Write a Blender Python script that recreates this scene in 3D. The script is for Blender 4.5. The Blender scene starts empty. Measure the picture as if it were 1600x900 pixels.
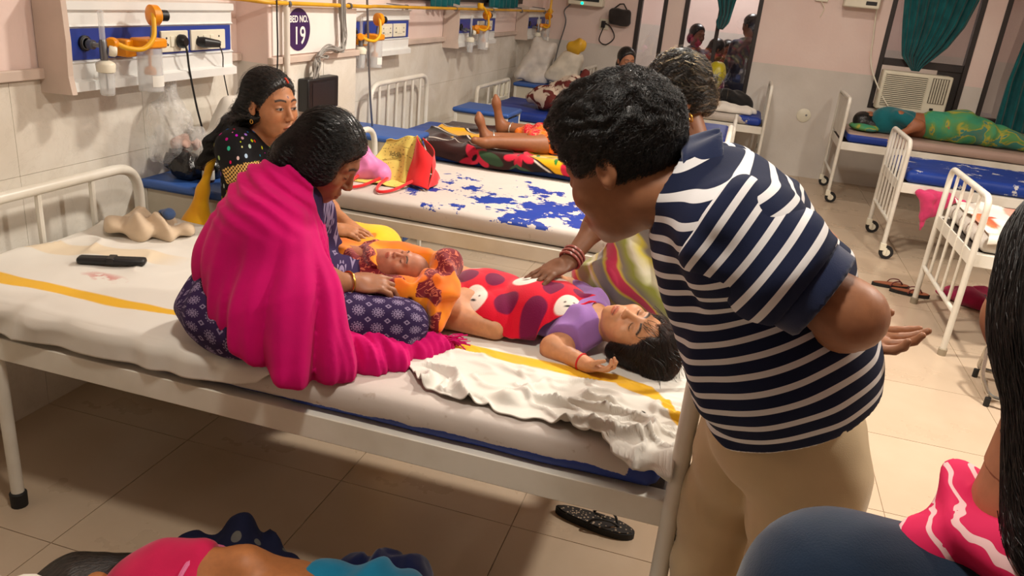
import bpy, math, random
import numpy as np
from mathutils import Vector, Matrix

SC = bpy.context.scene
COL = SC.collection
rng = random.Random(7)

# ------------------------------------------------------------ camera
F_PX = 1240.0
CAM_R = [[0.955580, 0.279442, 0.093696], [0.183452, -0.315118, -0.931153], [-0.230678, 0.906980, -0.352384]]
cam = bpy.data.cameras.new('camera')
cam.sensor_width = 36.0
cam.lens = F_PX / 1600.0 * 36.0
cam.clip_start = 0.05
camo = bpy.data.objects.new('camera', cam)
COL.objects.link(camo)
r_, d_, f_ = [Vector(v) for v in CAM_R]
m_ = Matrix((r_, -d_, -f_)).transposed().to_4x4()
m_.translation = Vector((0, 0, 1.6))
camo.matrix_world = m_
SC.camera = camo

# ------------------------------------------------------------ world, view
wd = bpy.data.worlds.new('night')
SC.world = wd
wd.use_nodes = True
wd.node_tree.nodes['Background'].inputs[0].default_value = (0.02, 0.025, 0.04, 1)
wd.node_tree.nodes['Background'].inputs[1].default_value = 0.3
SC.view_settings.view_transform = 'Standard'
SC.view_settings.look = 'None'
SC.view_settings.exposure = 0.0
SC.view_settings.gamma = 1.0
SC.view_settings.use_curve_mapping = False

# ------------------------------------------------------------ ceiling lamps of the ward (x, y, watts, size)
CEIL = 3.0
LAMPS = [(1.8, 3.0, 86, 0.26), (-0.25, 3.85, 86, 0.26), (-0.4, 0.9, 28, 0.26), (0.6, 7.0, 17, 0.26), (3.2, 4.6, 13, 0.26)]
LAMP_COL = (1.0, 0.925, 0.82)
for i, (lx, ly, lw, ls) in enumerate(LAMPS):
    ld = bpy.data.lights.new('ceiling_lamp_light', 'AREA')
    ld.shape = 'DISK'
    ld.size = ls
    ld.energy = lw
    ld.color = LAMP_COL
    lo = bpy.data.objects.new('ceiling_lamp_light', ld)
    lo.location = (lx, ly, CEIL - 0.075)
    COL.objects.link(lo)
ld = bpy.data.lights.new('next_room_light', 'AREA')
ld.size = 0.5
ld.energy = 75
ld.color = (1.0, 0.93, 0.85)
lo = bpy.data.objects.new('next_room_light', ld)
lo.location = (-0.2, 10.6, 2.85)
COL.objects.link(lo)

# ------------------------------------------------------------ shader helpers
class Ex:
    """tiny expression builder for math nodes"""
    def __init__(s, nt, sock):
        s.nt, s.s = nt, sock
    def _m(s, op, *a, clamp=False):
        n = s.nt.nodes.new('ShaderNodeMath')
        n.operation = op
        n.use_clamp = clamp
        for i, v in enumerate((s,) + a):
            if isinstance(v, Ex):
                s.nt.links.new(v.s, n.inputs[i])
            else:
                n.inputs[i].default_value = float(v)
        return Ex(s.nt, n.outputs[0])
    def __add__(s, o): return s._m('ADD', o)
    def __sub__(s, o): return s._m('SUBTRACT', o)
    def __mul__(s, o): return s._m('MULTIPLY', o)
    def __truediv__(s, o): return s._m('DIVIDE', o)
    def fract(s): return s._m('FRACT')
    def floor(s): return s._m('FLOOR')
    def abs(s): return s._m('ABSOLUTE')
    def sin(s): return s._m('SINE')
    def cos(s): return s._m('COSINE')
    def sqrt(s): return s._m('SQRT')
    def atan2(s, o): return s._m('ARCTAN2', o)
    def lt(s, o): return s._m('LESS_THAN', o)
    def gt(s, o): return s._m('GREATER_THAN', o)
    def mn(s, o): return s._m('MINIMUM', o)
    def mx(s, o): return s._m('MAXIMUM', o)
    def step(s, a, b):
        n = s.nt.nodes.new('ShaderNodeMapRange')
        n.interpolation_type = 'SMOOTHSTEP'
        s.nt.links.new(s.s, n.inputs[0])
        n.inputs[1].default_value = a
        n.inputs[2].default_value = b
        return Ex(s.nt, n.outputs[0])

class Mt:
    """material with a principled shader and short helpers"""
    def __init__(s, name, color=(.8, .8, .8), rough=.6, metal=0.0, spec=.5, **kw):
        s.m = bpy.data.materials.new(name)
        s.m.use_nodes = True
        s.nt = s.m.node_tree
        s.p = s.nt.nodes['Principled BSDF']
        s.set('Base Color', color)
        s.set('Roughness', rough)
        s.set('Metallic', metal)
        s.set('Specular IOR Level', spec)
        for k, v in kw.items():
            s.set(k.replace('_', ' '), v)
    def set(s, k, v):
        i = s.p.inputs[k]
        if isinstance(v, Ex):
            s.nt.links.new(v.s, i)
        elif hasattr(v, 'links') or isinstance(v, bpy.types.NodeSocket):
            s.nt.links.new(v, i)
        elif isinstance(v, (tuple, list)) and len(v) == 3 and i.type == 'RGBA':
            i.default_value = (*v, 1)
        else:
            i.default_value = v
    def obj(s):
        return s.nt.nodes.new('ShaderNodeTexCoord').outputs['Object']
    def attr(s, name, vec=False):
        n = s.nt.nodes.new('ShaderNodeAttribute')
        n.attribute_name = name
        return n.outputs['Vector'] if vec else Ex(s.nt, n.outputs['Fac'])
    def attrcol(s, name='col'):
        n = s.nt.nodes.new('ShaderNodeAttribute')
        n.attribute_name = name
        return n.outputs['Color']
    def xyz(s, sock):
        n = s.nt.nodes.new('ShaderNodeSeparateXYZ')
        s.nt.links.new(sock, n.inputs[0])
        return [Ex(s.nt, o) for o in n.outputs]
    def scale(s, sock, v):
        n = s.nt.nodes.new('ShaderNodeMapping')
        s.nt.links.new(sock, n.inputs[0])
        n.inputs['Scale'].default_value = v
        return n.outputs[0]
    def noise(s, sc, vec=None, detail=3, rough=.5, dist=0.0):
        n = s.nt.nodes.new('ShaderNodeTexNoise')
        s.nt.links.new(vec if vec is not None else s.obj(), n.inputs['Vector'])
        n.inputs['Scale'].default_value = sc
        n.inputs['Detail'].default_value = detail
        n.inputs['Roughness'].default_value = rough
        n.inputs['Distortion'].default_value = dist
        return Ex(s.nt, n.outputs['Fac'])
    def vor(s, sc, vec=None, feat='F1', rnd=1.0):
        n = s.nt.nodes.new('ShaderNodeTexVoronoi')
        s.nt.links.new(vec if vec is not None else s.obj(), n.inputs['Vector'])
        n.feature = feat
        n.inputs['Scale'].default_value = sc
        n.inputs['Randomness'].default_value = rnd
        return Ex(s.nt, n.outputs['Distance']), n.outputs['Color']
    def mix(s, fac, a, b, mode='MIX'):
        n = s.nt.nodes.new('ShaderNodeMix')
        n.data_type = 'RGBA'
        n.blend_type = mode
        ins = [n.inputs[0], n.inputs[6], n.inputs[7]]
        for i, v in zip(ins, (fac, a, b)):
            if isinstance(v, Ex):
                s.nt.links.new(v.s, i)
            elif isinstance(v, bpy.types.NodeSocket):
                s.nt.links.new(v, i)
            elif isinstance(v, (tuple, list)):
                i.default_value = (*v, 1) if len(v) == 3 else v
            else:
                i.default_value = v
        return n.outputs[2]
    def ramp(s, fac, stops, const=False):
        n = s.nt.nodes.new('ShaderNodeValToRGB')
        s.nt.links.new(fac.s, n.inputs[0])
        cr = n.color_ramp
        cr.interpolation = 'CONSTANT' if const else 'LINEAR'
        while len(cr.elements) < len(stops):
            cr.elements.new(0.5)
        for e, (p, c) in zip(cr.elements, stops):
            e.position = p
            e.color = (*c, 1)
        return n.outputs[0]
    def bump(s, h, strength=.3, dist=.01):
        n = s.nt.nodes.new('ShaderNodeBump')
        n.inputs['Strength'].default_value = strength
        n.inputs['Distance'].default_value = dist
        s.nt.links.new(h.s, n.inputs['Height'])
        s.nt.links.new(n.outputs[0], s.p.inputs['Normal'])
    def col(s, c):
        s.set('Base Color', c)
        return s

def rgb(r, g, b):
    f = lambda c: (c / 255 / 12.92) if c / 255 <= .04045 else ((c / 255 + .055) / 1.055) ** 2.4
    return (f(r), f(g), f(b))

def plain(name, c, rough=.55, metal=0., var=.12, nsc=6., bump=0., bsc=60., **kw):
    m = Mt(name, c, rough, metal, **kw)
    if var:
        dk = tuple(v * (1 - var) for v in c)
        lt = tuple(min(1, v * (1 + var)) for v in c)
        m.col(m.mix(m.noise(nsc, detail=5).step(.3, .7), dk, lt))
    if bump:
        m.bump(m.noise(bsc, detail=2), bump, .004)
    return m

def clothmat(name, c, rough=.85, var=.1, weave=500, sheen=.25):
    m = Mt(name, c, rough, spec=.2)
    m.set('Sheen Weight', sheen)
    m.col(m.mix(m.noise(9, detail=4).step(.25, .75), tuple(v * (1 - var) for v in c), tuple(min(1, v * (1 + var)) for v in c)))
    m.bump(m.noise(weave, detail=1), .25, .001)
    return m

# ------------------------------------------------------------ object helpers
def tag(o, label=None, cat=None, group=None, kind=None):
    if label: o['label'] = label
    if cat: o['category'] = cat
    if group: o['group'] = group
    if kind: o['kind'] = kind
    return o

def empty(name, loc, label, cat, group=None):
    o = bpy.data.objects.new(name, None)
    o.location = loc
    o.empty_display_size = .1
    COL.objects.link(o)
    return tag(o, label, cat, group)

def origin(o):
    v = Vector((0, 0, 0))
    while o:
        v += o.location
        o = o.parent
    return v

def mk(name, verts, faces, mat, parent=None, smooth=True, attrs=None, loc=None):
    """mesh object from world-space vertices; origin goes to the parent or to loc"""
    verts = np.asarray(verts, dtype=np.float64)
    base = origin(parent) if parent else Vector(loc if loc is not None else (0, 0, 0))
    v = verts - np.array(base)
    me = bpy.data.meshes.new(name)
    me.from_pydata(v.tolist(), [], faces.tolist() if hasattr(faces, 'tolist') else faces)
    me.materials.append(mat.m if isinstance(mat, Mt) else mat)
    if smooth:
        me.polygons.foreach_set('use_smooth', [True] * len(me.polygons))
    for k, a in (attrs or {}).items():
        a = np.asarray(a, dtype=np.float32)
        if a.ndim == 2 and k.startswith('col'):
            at = me.attributes.new(k, 'FLOAT_COLOR', 'POINT')
            at.data.foreach_set('color', np.c_[a, np.ones(len(a), np.float32)].ravel())
        elif a.ndim == 2:
            at = me.attributes.new(k, 'FLOAT_VECTOR', 'POINT')
            at.data.foreach_set('vector', a.ravel())
        else:
            at = me.attributes.new(k, 'FLOAT', 'POINT')
            at.data.foreach_set('value', a)
    me.update()
    o = bpy.data.objects.new(name, me)
    if parent:
        o.parent = parent
    else:
        o.location = base
    COL.objects.link(o)
    return o

def autosmooth(o, ang=40):
    me = o.data
    me.polygons.foreach_set('use_smooth', [True] * len(me.polygons))
    try:
        me.set_sharp_from_angle(angle=math.radians(ang))
    except Exception:
        pass
    return o

def bevel(o, w=.004, seg=2):
    m = o.modifiers.new('bevel', 'BEVEL')
    m.width = w
    m.segments = seg
    m.limit_method = 'ANGLE'
    m.angle_limit = math.radians(35)
    return o

class MB:
    """collects shapes into one mesh"""
    def __init__(s):
        s.v, s.f = [], []
    def add(s, v, f):
        n = len(s.v)
        s.v += [tuple(p) for p in v]
        s.f += [tuple(i + n for i in q) for q in f]
        return s
    def box(s, x0, x1, y0, y1, z0, z1, M=None):
        v = [(x, y, z) for z in (z0, z1) for y in (y0, y1) for x in (x0, x1)]
        if M is not None:
            v = [tuple(M @ Vector(p)) for p in v]
        return s.add(v, [(0, 2, 3, 1), (4, 5, 7, 6), (0, 1, 5, 4), (2, 6, 7, 3), (0, 4, 6, 2), (1, 3, 7, 5)])
    def tube(s, pts, r, n=10, closed=False, cap=True):
        pts = [Vector(p) for p in pts]
        rs = r if isinstance(r, (list, tuple)) else [r] * len(pts)
        N = len(pts)
        ref = None
        rings = []
        for i, p in enumerate(pts):
            if closed:
                t = pts[(i + 1) % N] - pts[i - 1]
            else:
                t = pts[min(i + 1, N - 1)] - pts[max(i - 1, 0)]
            t.normalize()
            if ref is None:
                ref = Vector((0, 0, 1)) if abs(t.z) < .9 else Vector((1, 0, 0))
            a = ref - t * ref.dot(t)
            if a.length < 1e-5:
                a = t.orthogonal()
            a.normalize()
            ref = a
            b = t.cross(a)
            rings.append([p + (a * math.cos(2 * math.pi * k / n) + b * math.sin(2 * math.pi * k / n)) * rs[i] for k in range(n)])
        v = [q for rg in rings for q in rg]
        f = []
        for i in range(N if closed else N - 1):
            j = (i + 1) % N
            for k in range(n):
                l = (k + 1) % n
                f.append((i * n + k, i * n + l, j * n + l, j * n + k))
        if cap and not closed:
            f.append(tuple(range(n))[::-1])
            f.append(tuple((N - 1) * n + k for k in range(n)))
        return s.add(v, f)
    def lathe(s, prof, c=(0, 0, 0), axis=(0, 0, 1), n=20):
        """prof: list of (radius, height along axis)"""
        ax = Vector(axis).normalized()
        a = ax.orthogonal().normalized()
        b = ax.cross(a)
        c = Vector(c)
        v, f = [], []
        for (r, h) in prof:
            for k in range(n):
                t = 2 * math.pi * k / n
                v.append(c + ax * h + (a * math.cos(t) + b * math.sin(t)) * max(r, 1e-5))
        for i in range(len(prof) - 1):
            for k in range(n):
                l = (k + 1) % n
                f.append((i * n + k, i * n + l, (i + 1) * n + l, (i + 1) * n + k))
        f.append(tuple(range(n))[::-1])
        f.append(tuple((len(prof) - 1) * n + k for k in range(n)))
        return s.add(v, f)
    def build(s, name, mat, parent=None, sm=40, loc=None, bev=0):
        o = mk(name, s.v, s.f, mat, parent, smooth=False, loc=loc)
        if sm:
            autosmooth(o, sm)
        if bev:
            bevel(o, bev)
        return o

def rpath(pts, rad, n=6):
    """polyline with rounded corners"""
    pts = [Vector(p) for p in pts]
    out = [pts[0]]
    for i in range(1, len(pts) - 1):
        p, a, b = pts[i], pts[i - 1], pts[i + 1]
        da, db = (a - p), (b - p)
        r = min(rad, da.length * .49, db.length * .49)
        p0, p1 = p + da.normalized() * r, p + db.normalized() * r
        for k in range(n + 1):
            t = k / n
            out.append(p0 * (1 - t) ** 2 + p * 2 * t * (1 - t) + p1 * t * t)
    out.append(pts[-1])
    return out

def spline(pts, n=8):
    """catmull-rom through points"""
    pts = [Vector(p) for p in pts]
    P = [pts[0] * 2 - pts[1]] + pts + [pts[-1] * 2 - pts[-2]]
    out = []
    for i in range(1, len(P) - 2):
        for k in range(n):
            t = k / n
            a, b, c, d = P[i - 1], P[i], P[i + 1], P[i + 2]
            out.append(.5 * ((2 * b) + (c - a) * t + (2 * a - 5 * b + 4 * c - d) * t * t + (3 * b - a - 3 * c + d) * t ** 3))
    out.append(pts[-1])
    return out

# ------------------------------------------------------------ numpy noise
def _h(ix, iy, iz, seed):
    n = (ix * 374761393 + iy * 668265263 + iz * 2147483647 + seed * 1274126177) & 0xffffffff
    n = ((n ^ (n >> 13)) * 1274126177) & 0xffffffff
    return ((n ^ (n >> 16)) & 0xffff) / 32767.5 - 1.0

def vnoise(p, sc=1.0, seed=0, oct=1):
    """value noise in [-1,1] for Nx3 points"""
    out = 0
    amp, tot = 1.0, 0
    for o in range(oct):
        q = np.asarray(p, dtype=np.float64) * sc * (2 ** o)
        i = np.floor(q).astype(np.int64)
        f = q - i
        f = f * f * (3 - 2 * f)
        r = 0
        for dx in (0, 1):
            for dy in (0, 1):
                for dz in (0, 1):
                    w = (f[:, 0] if dx else 1 - f[:, 0]) * (f[:, 1] if dy else 1 - f[:, 1]) * (f[:, 2] if dz else 1 - f[:, 2])
                    r = r + w * _h(i[:, 0] + dx, i[:, 1] + dy, i[:, 2] + dz, seed + o * 17)
        out = out + r * amp
        tot += amp
        amp *= .5
    return out / tot

# ------------------------------------------------------------ distance fields -> smooth skin (surface nets)
def V(*a):
    return np.array(a, dtype=np.float64)

def nrm(v):
    v = np.asarray(v, dtype=np.float64)
    return v / np.linalg.norm(v)

def cone(p, a, b, ra, rb):
    a = np.asarray(a, dtype=np.float64); b = np.asarray(b, dtype=np.float64)
    ab = b - a
    t = np.clip(((p - a) @ ab) / max(ab @ ab, 1e-12), 0, 1)
    q = p - a - t[:, None] * ab
    return np.sqrt((q * q).sum(1)) - (ra + (rb - ra) * t)

def ell(p, c, r, fr=None):
    q = p - np.asarray(c, dtype=np.float64)
    if fr is not None:
        q = q @ np.asarray(fr).T
    r = np.asarray(r, dtype=np.float64)
    k0 = np.sqrt(((q / r) ** 2).sum(1))
    k1 = np.sqrt(((q / (r * r)) ** 2).sum(1)) + 1e-9
    return k0 * (k0 - 1) / k1

def rbox(p, c, half, rad, fr=None):
    q = p - np.asarray(c, dtype=np.float64)
    if fr is not None:
        q = q @ np.asarray(fr).T
    q = np.abs(q) - (np.asarray(half) - rad)
    return np.sqrt((np.maximum(q, 0) ** 2).sum(1)) + np.minimum(q.max(1), 0) - rad

def smin(a, b, k):
    if k <= 0:
        return np.minimum(a, b)
    h = np.maximum(k - np.abs(a - b), 0) / k
    return np.minimum(a, b) - h * h * k * .25

def smax(a, b, k):
    return -smin(-a, -b, k)

def blend(p, prims, k=.03, off=0.0):
    """prims: ('c', a, b, ra, rb[, k]) or ('e', c, r, frame[, k])"""
    d = None
    for q in prims:
        if q[0] == 'c':
            e = cone(p, q[1], q[2], q[3] + off, q[4] + off)
            kk = q[5] if len(q) > 5 else k
        elif q[0] == 'e':
            e = ell(p, q[1], np.asarray(q[2]) + off, q[3])
            kk = q[4] if len(q) > 4 else k
        else:
            e = q[1](p) - off
            kk = q[2] if len(q) > 2 else k
        d = e if d is None else smin(d, e, kk)
    return d

def bounds(prims, pad):
    lo, hi = np.full(3, 1e9), np.full(3, -1e9)
    for q in prims:
        if q[0] == 'c':
            for c, r in ((q[1], q[3]), (q[2], q[4])):
                lo = np.minimum(lo, np.asarray(c) - r); hi = np.maximum(hi, np.asarray(c) + r)
        elif q[0] == 'e':
            r = max(q[2])
            lo = np.minimum(lo, np.asarray(q[1]) - r); hi = np.maximum(hi, np.asarray(q[1]) + r)
    return lo - pad, hi + pad

def nets(fn, lo, hi, h, b=6, marg=1.35):
    """sparse surface nets: returns vertices and quads of fn = 0"""
    lo = np.asarray(lo, dtype=np.float64); hi = np.asarray(hi, dtype=np.float64)
    nb = np.maximum(np.ceil((hi - lo) / (h * b)).astype(int), 1)
    g = np.stack(np.meshgrid(*[np.arange(n) for n in nb], indexing='ij'), -1).reshape(-1, 3)
    cd = fn(lo + (g + .5) * h * b)
    keep = (np.abs(cd) < b * h * marg)
    n = nb * b
    cdv = cd.reshape(nb).astype(np.float32)
    vals = np.repeat(np.repeat(np.repeat(cdv, b, 0), b, 1), b, 2)
    kb = g[keep]
    o = np.stack(np.meshgrid(*[np.arange(b)] * 3, indexing='ij'), -1).reshape(-1, 3)
    idx = (kb[:, None, :] * b + o[None]).reshape(-1, 3)
    for s in range(0, len(idx), 400000):
        ii = idx[s:s + 400000]
        vals[ii[:, 0], ii[:, 1], ii[:, 2]] = fn(lo + ii * h)
    sg = vals < 0
    c = np.zeros(n - 1, np.int8)
    for dx in (0, 1):
        for dy in (0, 1):
            for dz in (0, 1):
                c += sg[dx:n[0] - 1 + dx, dy:n[1] - 1 + dy, dz:n[2] - 1 + dz]
    ci = np.argwhere((c > 0) & (c < 8))
    vid = np.full(n - 1, -1, np.int64)
    vid[ci[:, 0], ci[:, 1], ci[:, 2]] = np.arange(len(ci))
    acc = np.zeros((len(ci), 3)); cnt = np.zeros(len(ci))
    cor = [(x, y, z) for x in (0, 1) for y in (0, 1) for z in (0, 1)]
    cv = {k: vals[ci[:, 0] + k[0], ci[:, 1] + k[1], ci[:, 2] + k[2]] for k in cor}
    for a in cor:
        for ax in range(3):
            if a[ax]:
                continue
            e = list(a); e[ax] = 1; e = tuple(e)
            va, vb = cv[a], cv[e]
            m = (va < 0) != (vb < 0)
            t = np.zeros(len(ci)); t[m] = va[m] / (va[m] - vb[m])
            p = np.array(a, dtype=float)[None] + t[:, None] * (np.array(e) - np.array(a))[None]
            acc[m] += p[m]; cnt[m] += 1
    verts = lo + (ci + acc / np.maximum(cnt, 1)[:, None]) * h
    F = []
    for ax in range(3):
        u, w = [(1, 2), (2, 0), (0, 1)][ax]
        A = [slice(1, n[k] - 1) for k in range(3)]; A[ax] = slice(0, n[ax] - 1)
        Bs = list(A); Bs[ax] = slice(1, n[ax])
        sa, sb = sg[tuple(A)], sg[tuple(Bs)]
        e = np.argwhere(sa != sb)
        if not len(e):
            continue
        e0 = e.copy(); e0[:, u] += 1; e0[:, w] += 1
        ins = sg[e0[:, 0], e0[:, 1], e0[:, 2]]
        q = []
        for du, dw in ((-1, -1), (0, -1), (0, 0), (-1, 0)):
            k = e0.copy(); k[:, u] += du; k[:, w] += dw
            q.append(vid[k[:, 0], k[:, 1], k[:, 2]])
        q = np.stack(q, 1)
        q[~ins] = q[~ins][:, ::-1]
        F.append(q)
    F = np.concatenate(F) if F else np.zeros((0, 4), int)
    return verts, F[(F >= 0).all(1)]

def join(parts):
    v, f, n = [], [], 0
    for a, b in parts:
        v.append(a); f.append(b + n); n += len(a)
    return np.concatenate(v), np.concatenate(f)
# ============================================================ the room
WX, BY, RX, FY = -2.246, 8.97, 4.4, -10.0
PINK = rgb(238, 212, 202)

def wallmat(name, zsplit):
    m = Mt(name, PINK, .62, spec=.3)
    x, y, z = m.xyz(m.obj())
    n = m.noise(1.3, detail=6)
    up = m.mix(n.step(.3, .75), rgb(230, 205, 196), rgb(240, 221, 212))
    lo = m.mix(n.step(.3, .75), rgb(205, 197, 188), rgb(228, 222, 214))
    m.col(m.mix(z.lt(zsplit), up, lo))
    m.bump(m.noise(35, detail=3), .12, .01)
    return m
M_WALL = wallmat('painted_wall', 1.17)
M_BACK = wallmat('painted_back_wall', 1.115)
M_CEIL = plain('ceiling_paint', rgb(235, 228, 220), .8, var=.03)
M_GROUT = plain('tile_grout', rgb(184, 162, 138), .9, var=.1)

def struct(name, mb, mat, **k):
    return tag(mb.build(name, mat, **k), kind='structure')

floor = struct('floor', MB().box(WX - .2, RX + .2, FY - .2, BY + 3.2, -.12, -.004), M_GROUT)
struct('ceiling', MB().box(WX - .2, RX + .2, FY - .2, BY + 3.2, CEIL, CEIL + .1), M_CEIL)
wall_left = struct('wall_left', MB().box(WX - .2, WX - .004, FY, BY + 3.2, 0, CEIL), M_WALL)
struct('wall_right', MB().box(RX, RX + .2, FY, BY + 3.2, 0, CEIL), M_WALL)
struct('wall_front', MB().box(WX - .2, RX + .2, FY - .2, FY, 0, CEIL), M_WALL)

# floor tiles, 0.6 m vitrified
M_TILE = Mt('vitrified_floor_tile', rgb(214, 196, 168), .28, spec=.5)
_n = M_TILE.noise(1.7, detail=6, rough=.6)
_c = M_TILE.mix(_n.step(.3, .7), rgb(192, 170, 145), rgb(202, 181, 157))
_n2 = M_TILE.noise(14, detail=5, rough=.7)
_c = M_TILE.mix(_n2.step(.70, .85) * .015, _c, rgb(150, 128, 100))
M_TILE.col(_c)
M_TILE.set('Roughness', _n.step(.2, .8) * .2 + .22)
tb = MB().box(0, .596, 0, .596, -.004, 0)
tile_me = None
y = 2.06 - .6 * 7
ys = []
while y < BY:
    ys.append(y); y += .6
for yy in ys:
    for k in range(11):
        xx = WX + .6 * k
        y1 = min(yy + .597, BY)
        x1 = min(xx + .597, RX)
        if y1 - yy < .05 or x1 - xx < .05:
            continue
        if tile_me is None:
            o = MB().box(0, .597, 0, .597, -.012, 0).build('tile', M_TILE, floor, sm=0)
            tile_me = o.data
        else:
            o = bpy.data.objects.new('tile', tile_me)
            o.parent = floor
            COL.objects.link(o)
        o.location = (xx, yy, 0)
        o.scale = ((x1 - xx) / .597, (y1 - yy) / .597, 1)

# left wall: white stone-look tiles up to the dado strip
M_WTILE = Mt('wall_tile', rgb(222, 214, 200), .35, spec=.4)
_n = M_WTILE.noise(2.2, detail=7, rough=.6, dist=.6)
_c = M_WTILE.mix(_n.step(.3, .7), rgb(214, 205, 190), rgb(236, 231, 221))
_v = M_WTILE.noise(4.5, detail=8, rough=.7, dist=1.2)
_c = M_WTILE.mix((_v - .5).abs().step(.02, .0) * .10, _c, rgb(150, 138, 120))
_s = M_WTILE.noise(3.1, detail=3)
_c = M_WTILE.mix(_s.step(.66, .78) * .4, _c, rgb(196, 168, 132))
M_WTILE.col(_c)
M_WTILE.bump(M_WTILE.noise(7, detail=5), .18, .02)
rows = [(0, .2625), (.264, .5605), (.562, .8595), (.861, 1.165)]
tile_w = None
for r, (z0, z1) in enumerate(rows):
    y = 2.06 - .6 * 6
    while y < BY - .02:
        y1 = min(y + .5985, BY)
        if not (3.30 < y + .3 < 4.15):
            o = MB().box(WX - .02, WX, y, y1, z0, z1).build('tile', M_WTILE, wall_left, sm=0)
        y += .6

def dado(name, y0, y1, x=WX):
    struct(name, MB().box(x, x + .022, y0, y1, 1.17, 1.205), M_DADO, bev=.004)
M_DADO = plain('dado_strip', rgb(205, 186, 172), .6, var=.08)
dado('trim_1', FY, 3.3)
dado('trim_2', 4.16, BY)
# pier between the first two wall panels
pier = struct('trim_3', MB().box(WX - .05, -2.085, 3.30, 4.16, 0, CEIL), M_WALL, bev=.006)
PT = MB().box(-2.086, -2.075, 3.302, 4.158, 0.0, 1.165)
for k, (z0, z1) in enumerate(rows):
    MB().box(-2.088, -2.078, 3.303, 3.79, z0, z1).build('tile', M_WTILE, pier, sm=0)
    MB().box(-2.088, -2.078, 3.794, 4.157, z0, z1).build('tile', M_WTILE, pier, sm=0)
struct('trim_4', MB().box(-2.086, -2.062, 3.29, 4.17, 1.168, 1.2), M_DADO, bev=.004)

# back wall with four window openings
WINS = [(-1.215, -.905, .72, 2.1), (-.728, .052, .70, 2.1), (1.258, 2.085, .80, 2.1), (2.258, 3.05, .79, 2.1)]
mb = MB()
xs = [WX - .2]
prev = WX - .2
for (x0, x1, z0, z1) in WINS:
    mb.box(prev, x0, BY, BY + .22, 0, CEIL)
    mb.box(x0, x1, BY, BY + .22, 0, z0)
    mb.box(x0, x1, BY, BY + .22, z1, CEIL)
    prev = x1
mb.box(prev, RX + .2, BY, BY + .22, 0, CEIL)
wall_back = struct('wall_back', mb, M_BACK)
M_FRAME = plain('dark_window_frame', rgb(38, 30, 28), .45, var=.2)
M_GLASS = bpy.data.materials.new('window_glass')
M_GLASS.use_nodes = True
nt = M_GLASS.node_tree
nt.nodes.remove(nt.nodes['Principled BSDF'])
t_, g_, x_ = nt.nodes.new('ShaderNodeBsdfTransparent'), nt.nodes.new('ShaderNodeBsdfGlossy'), nt.nodes.new('ShaderNodeMixShader')
t_.inputs[0].default_value = (.80, .81, .84, 1)
g_.inputs['Roughness'].default_value = .02
fr_ = nt.nodes.new('ShaderNodeFresnel'); fr_.inputs[0].default_value = 1.5
ma_ = nt.nodes.new('ShaderNodeMath'); ma_.inputs[1].default_value = .03
nt.links.new(fr_.outputs[0], ma_.inputs[0]); nt.links.new(ma_.outputs[0], x_.inputs[0])
nt.links.new(t_.outputs[0], x_.inputs[1]); nt.links.new(g_.outputs[0], x_.inputs[2])
nt.links.new(x_.outputs[0], nt.nodes['Material Output'].inputs[0])

win_objs = []
for i, (x0, x1, z0, z1) in enumerate(WINS):
    w = empty('window_%d' % (i + 1), (x0, BY, z0), None, None)
    tag(w, kind='structure')
    f = MB()
    b = .045
    for (a, c, d, e) in ((x0, x0 + b, z0, z1), (x1 - b, x1, z0, z1), (x0 + b, x1 - b, z0, z0 + b), (x0 + b, x1 - b, z1 - b, z1)):
        f.box(a, c, BY - .012, BY + .09, d, e)
    f.build('window_frame', M_FRAME, w, bev=.004)
    mul = []
    if i == 1:
        mul = [(x0 + x1) / 2 - .02]
        MB().box(mul[0] - .02, mul[0] + .02, BY + .005, BY + .06, z0 + b, z1 - b).build('mullion', M_FRAME, w, bev=.003)
    if i == 2:
        MB().box(x0 + b, x1 - b, BY, BY + .07, 1.23, 1.30).build('transom', M_FRAME, w, bev=.003)
        MB().box(x1 - .26, x1 - b, BY + .02, BY + .05, z0 + b, 1.23).build('side_panel', M_FRAME, w)
        spans = [(x0 + b, x1 - b, 1.30, z1 - b)]
    elif mul:
        spans = [(x0 + b, mul[0] - .02, z0 + b, z1 - b), (mul[0] + .02, x1 - b, z0 + b, z1 - b)]
    else:
        spans = [(x0 + b, x1 - b, z0 + b, z1 - b)]
    for (a, c, d, e) in spans:
        MB().box(a, c, BY + .03, BY + .036, d, e).build('pane', M_GLASS, w, sm=0)
    win_objs.append(w)
# window high on the left wall, mostly above the picture
w = empty('window_5', (WX, 5.0, 1.46), None, None)
tag(w, kind='structure')
f = MB()
for (a, c, d, e) in ((4.95, 5.0, 1.46, 2.2), (7.95, 8.0, 1.46, 2.2), (5.0, 7.95, 1.46, 1.51), (5.0, 7.95, 2.15, 2.2), (6.2, 6.25, 1.51, 2.15)):
    f.box(WX - .012, WX + .03, a, c, d, e)
f.build('window_frame', M_FRAME, w, bev=.003)
MB().box(WX - .006, WX + .004, 5.0, 6.2, 1.51, 2.15).build('pane', plain('frosted_pane', rgb(150, 155, 165), .25, var=.1), w, sm=0)
MB().box(WX - .006, WX + .004, 6.25, 7.95, 1.51, 2.15).build('pane', M_GLASS, w, sm=0)

# room beyond the glass
M_NEXT = wallmat('next_room_wall', 1.3)
struct('wall_next_room', MB().box(WX - .2, RX + .2, BY + 2.9, BY + 3.1, 0, CEIL), M_NEXT)

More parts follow.
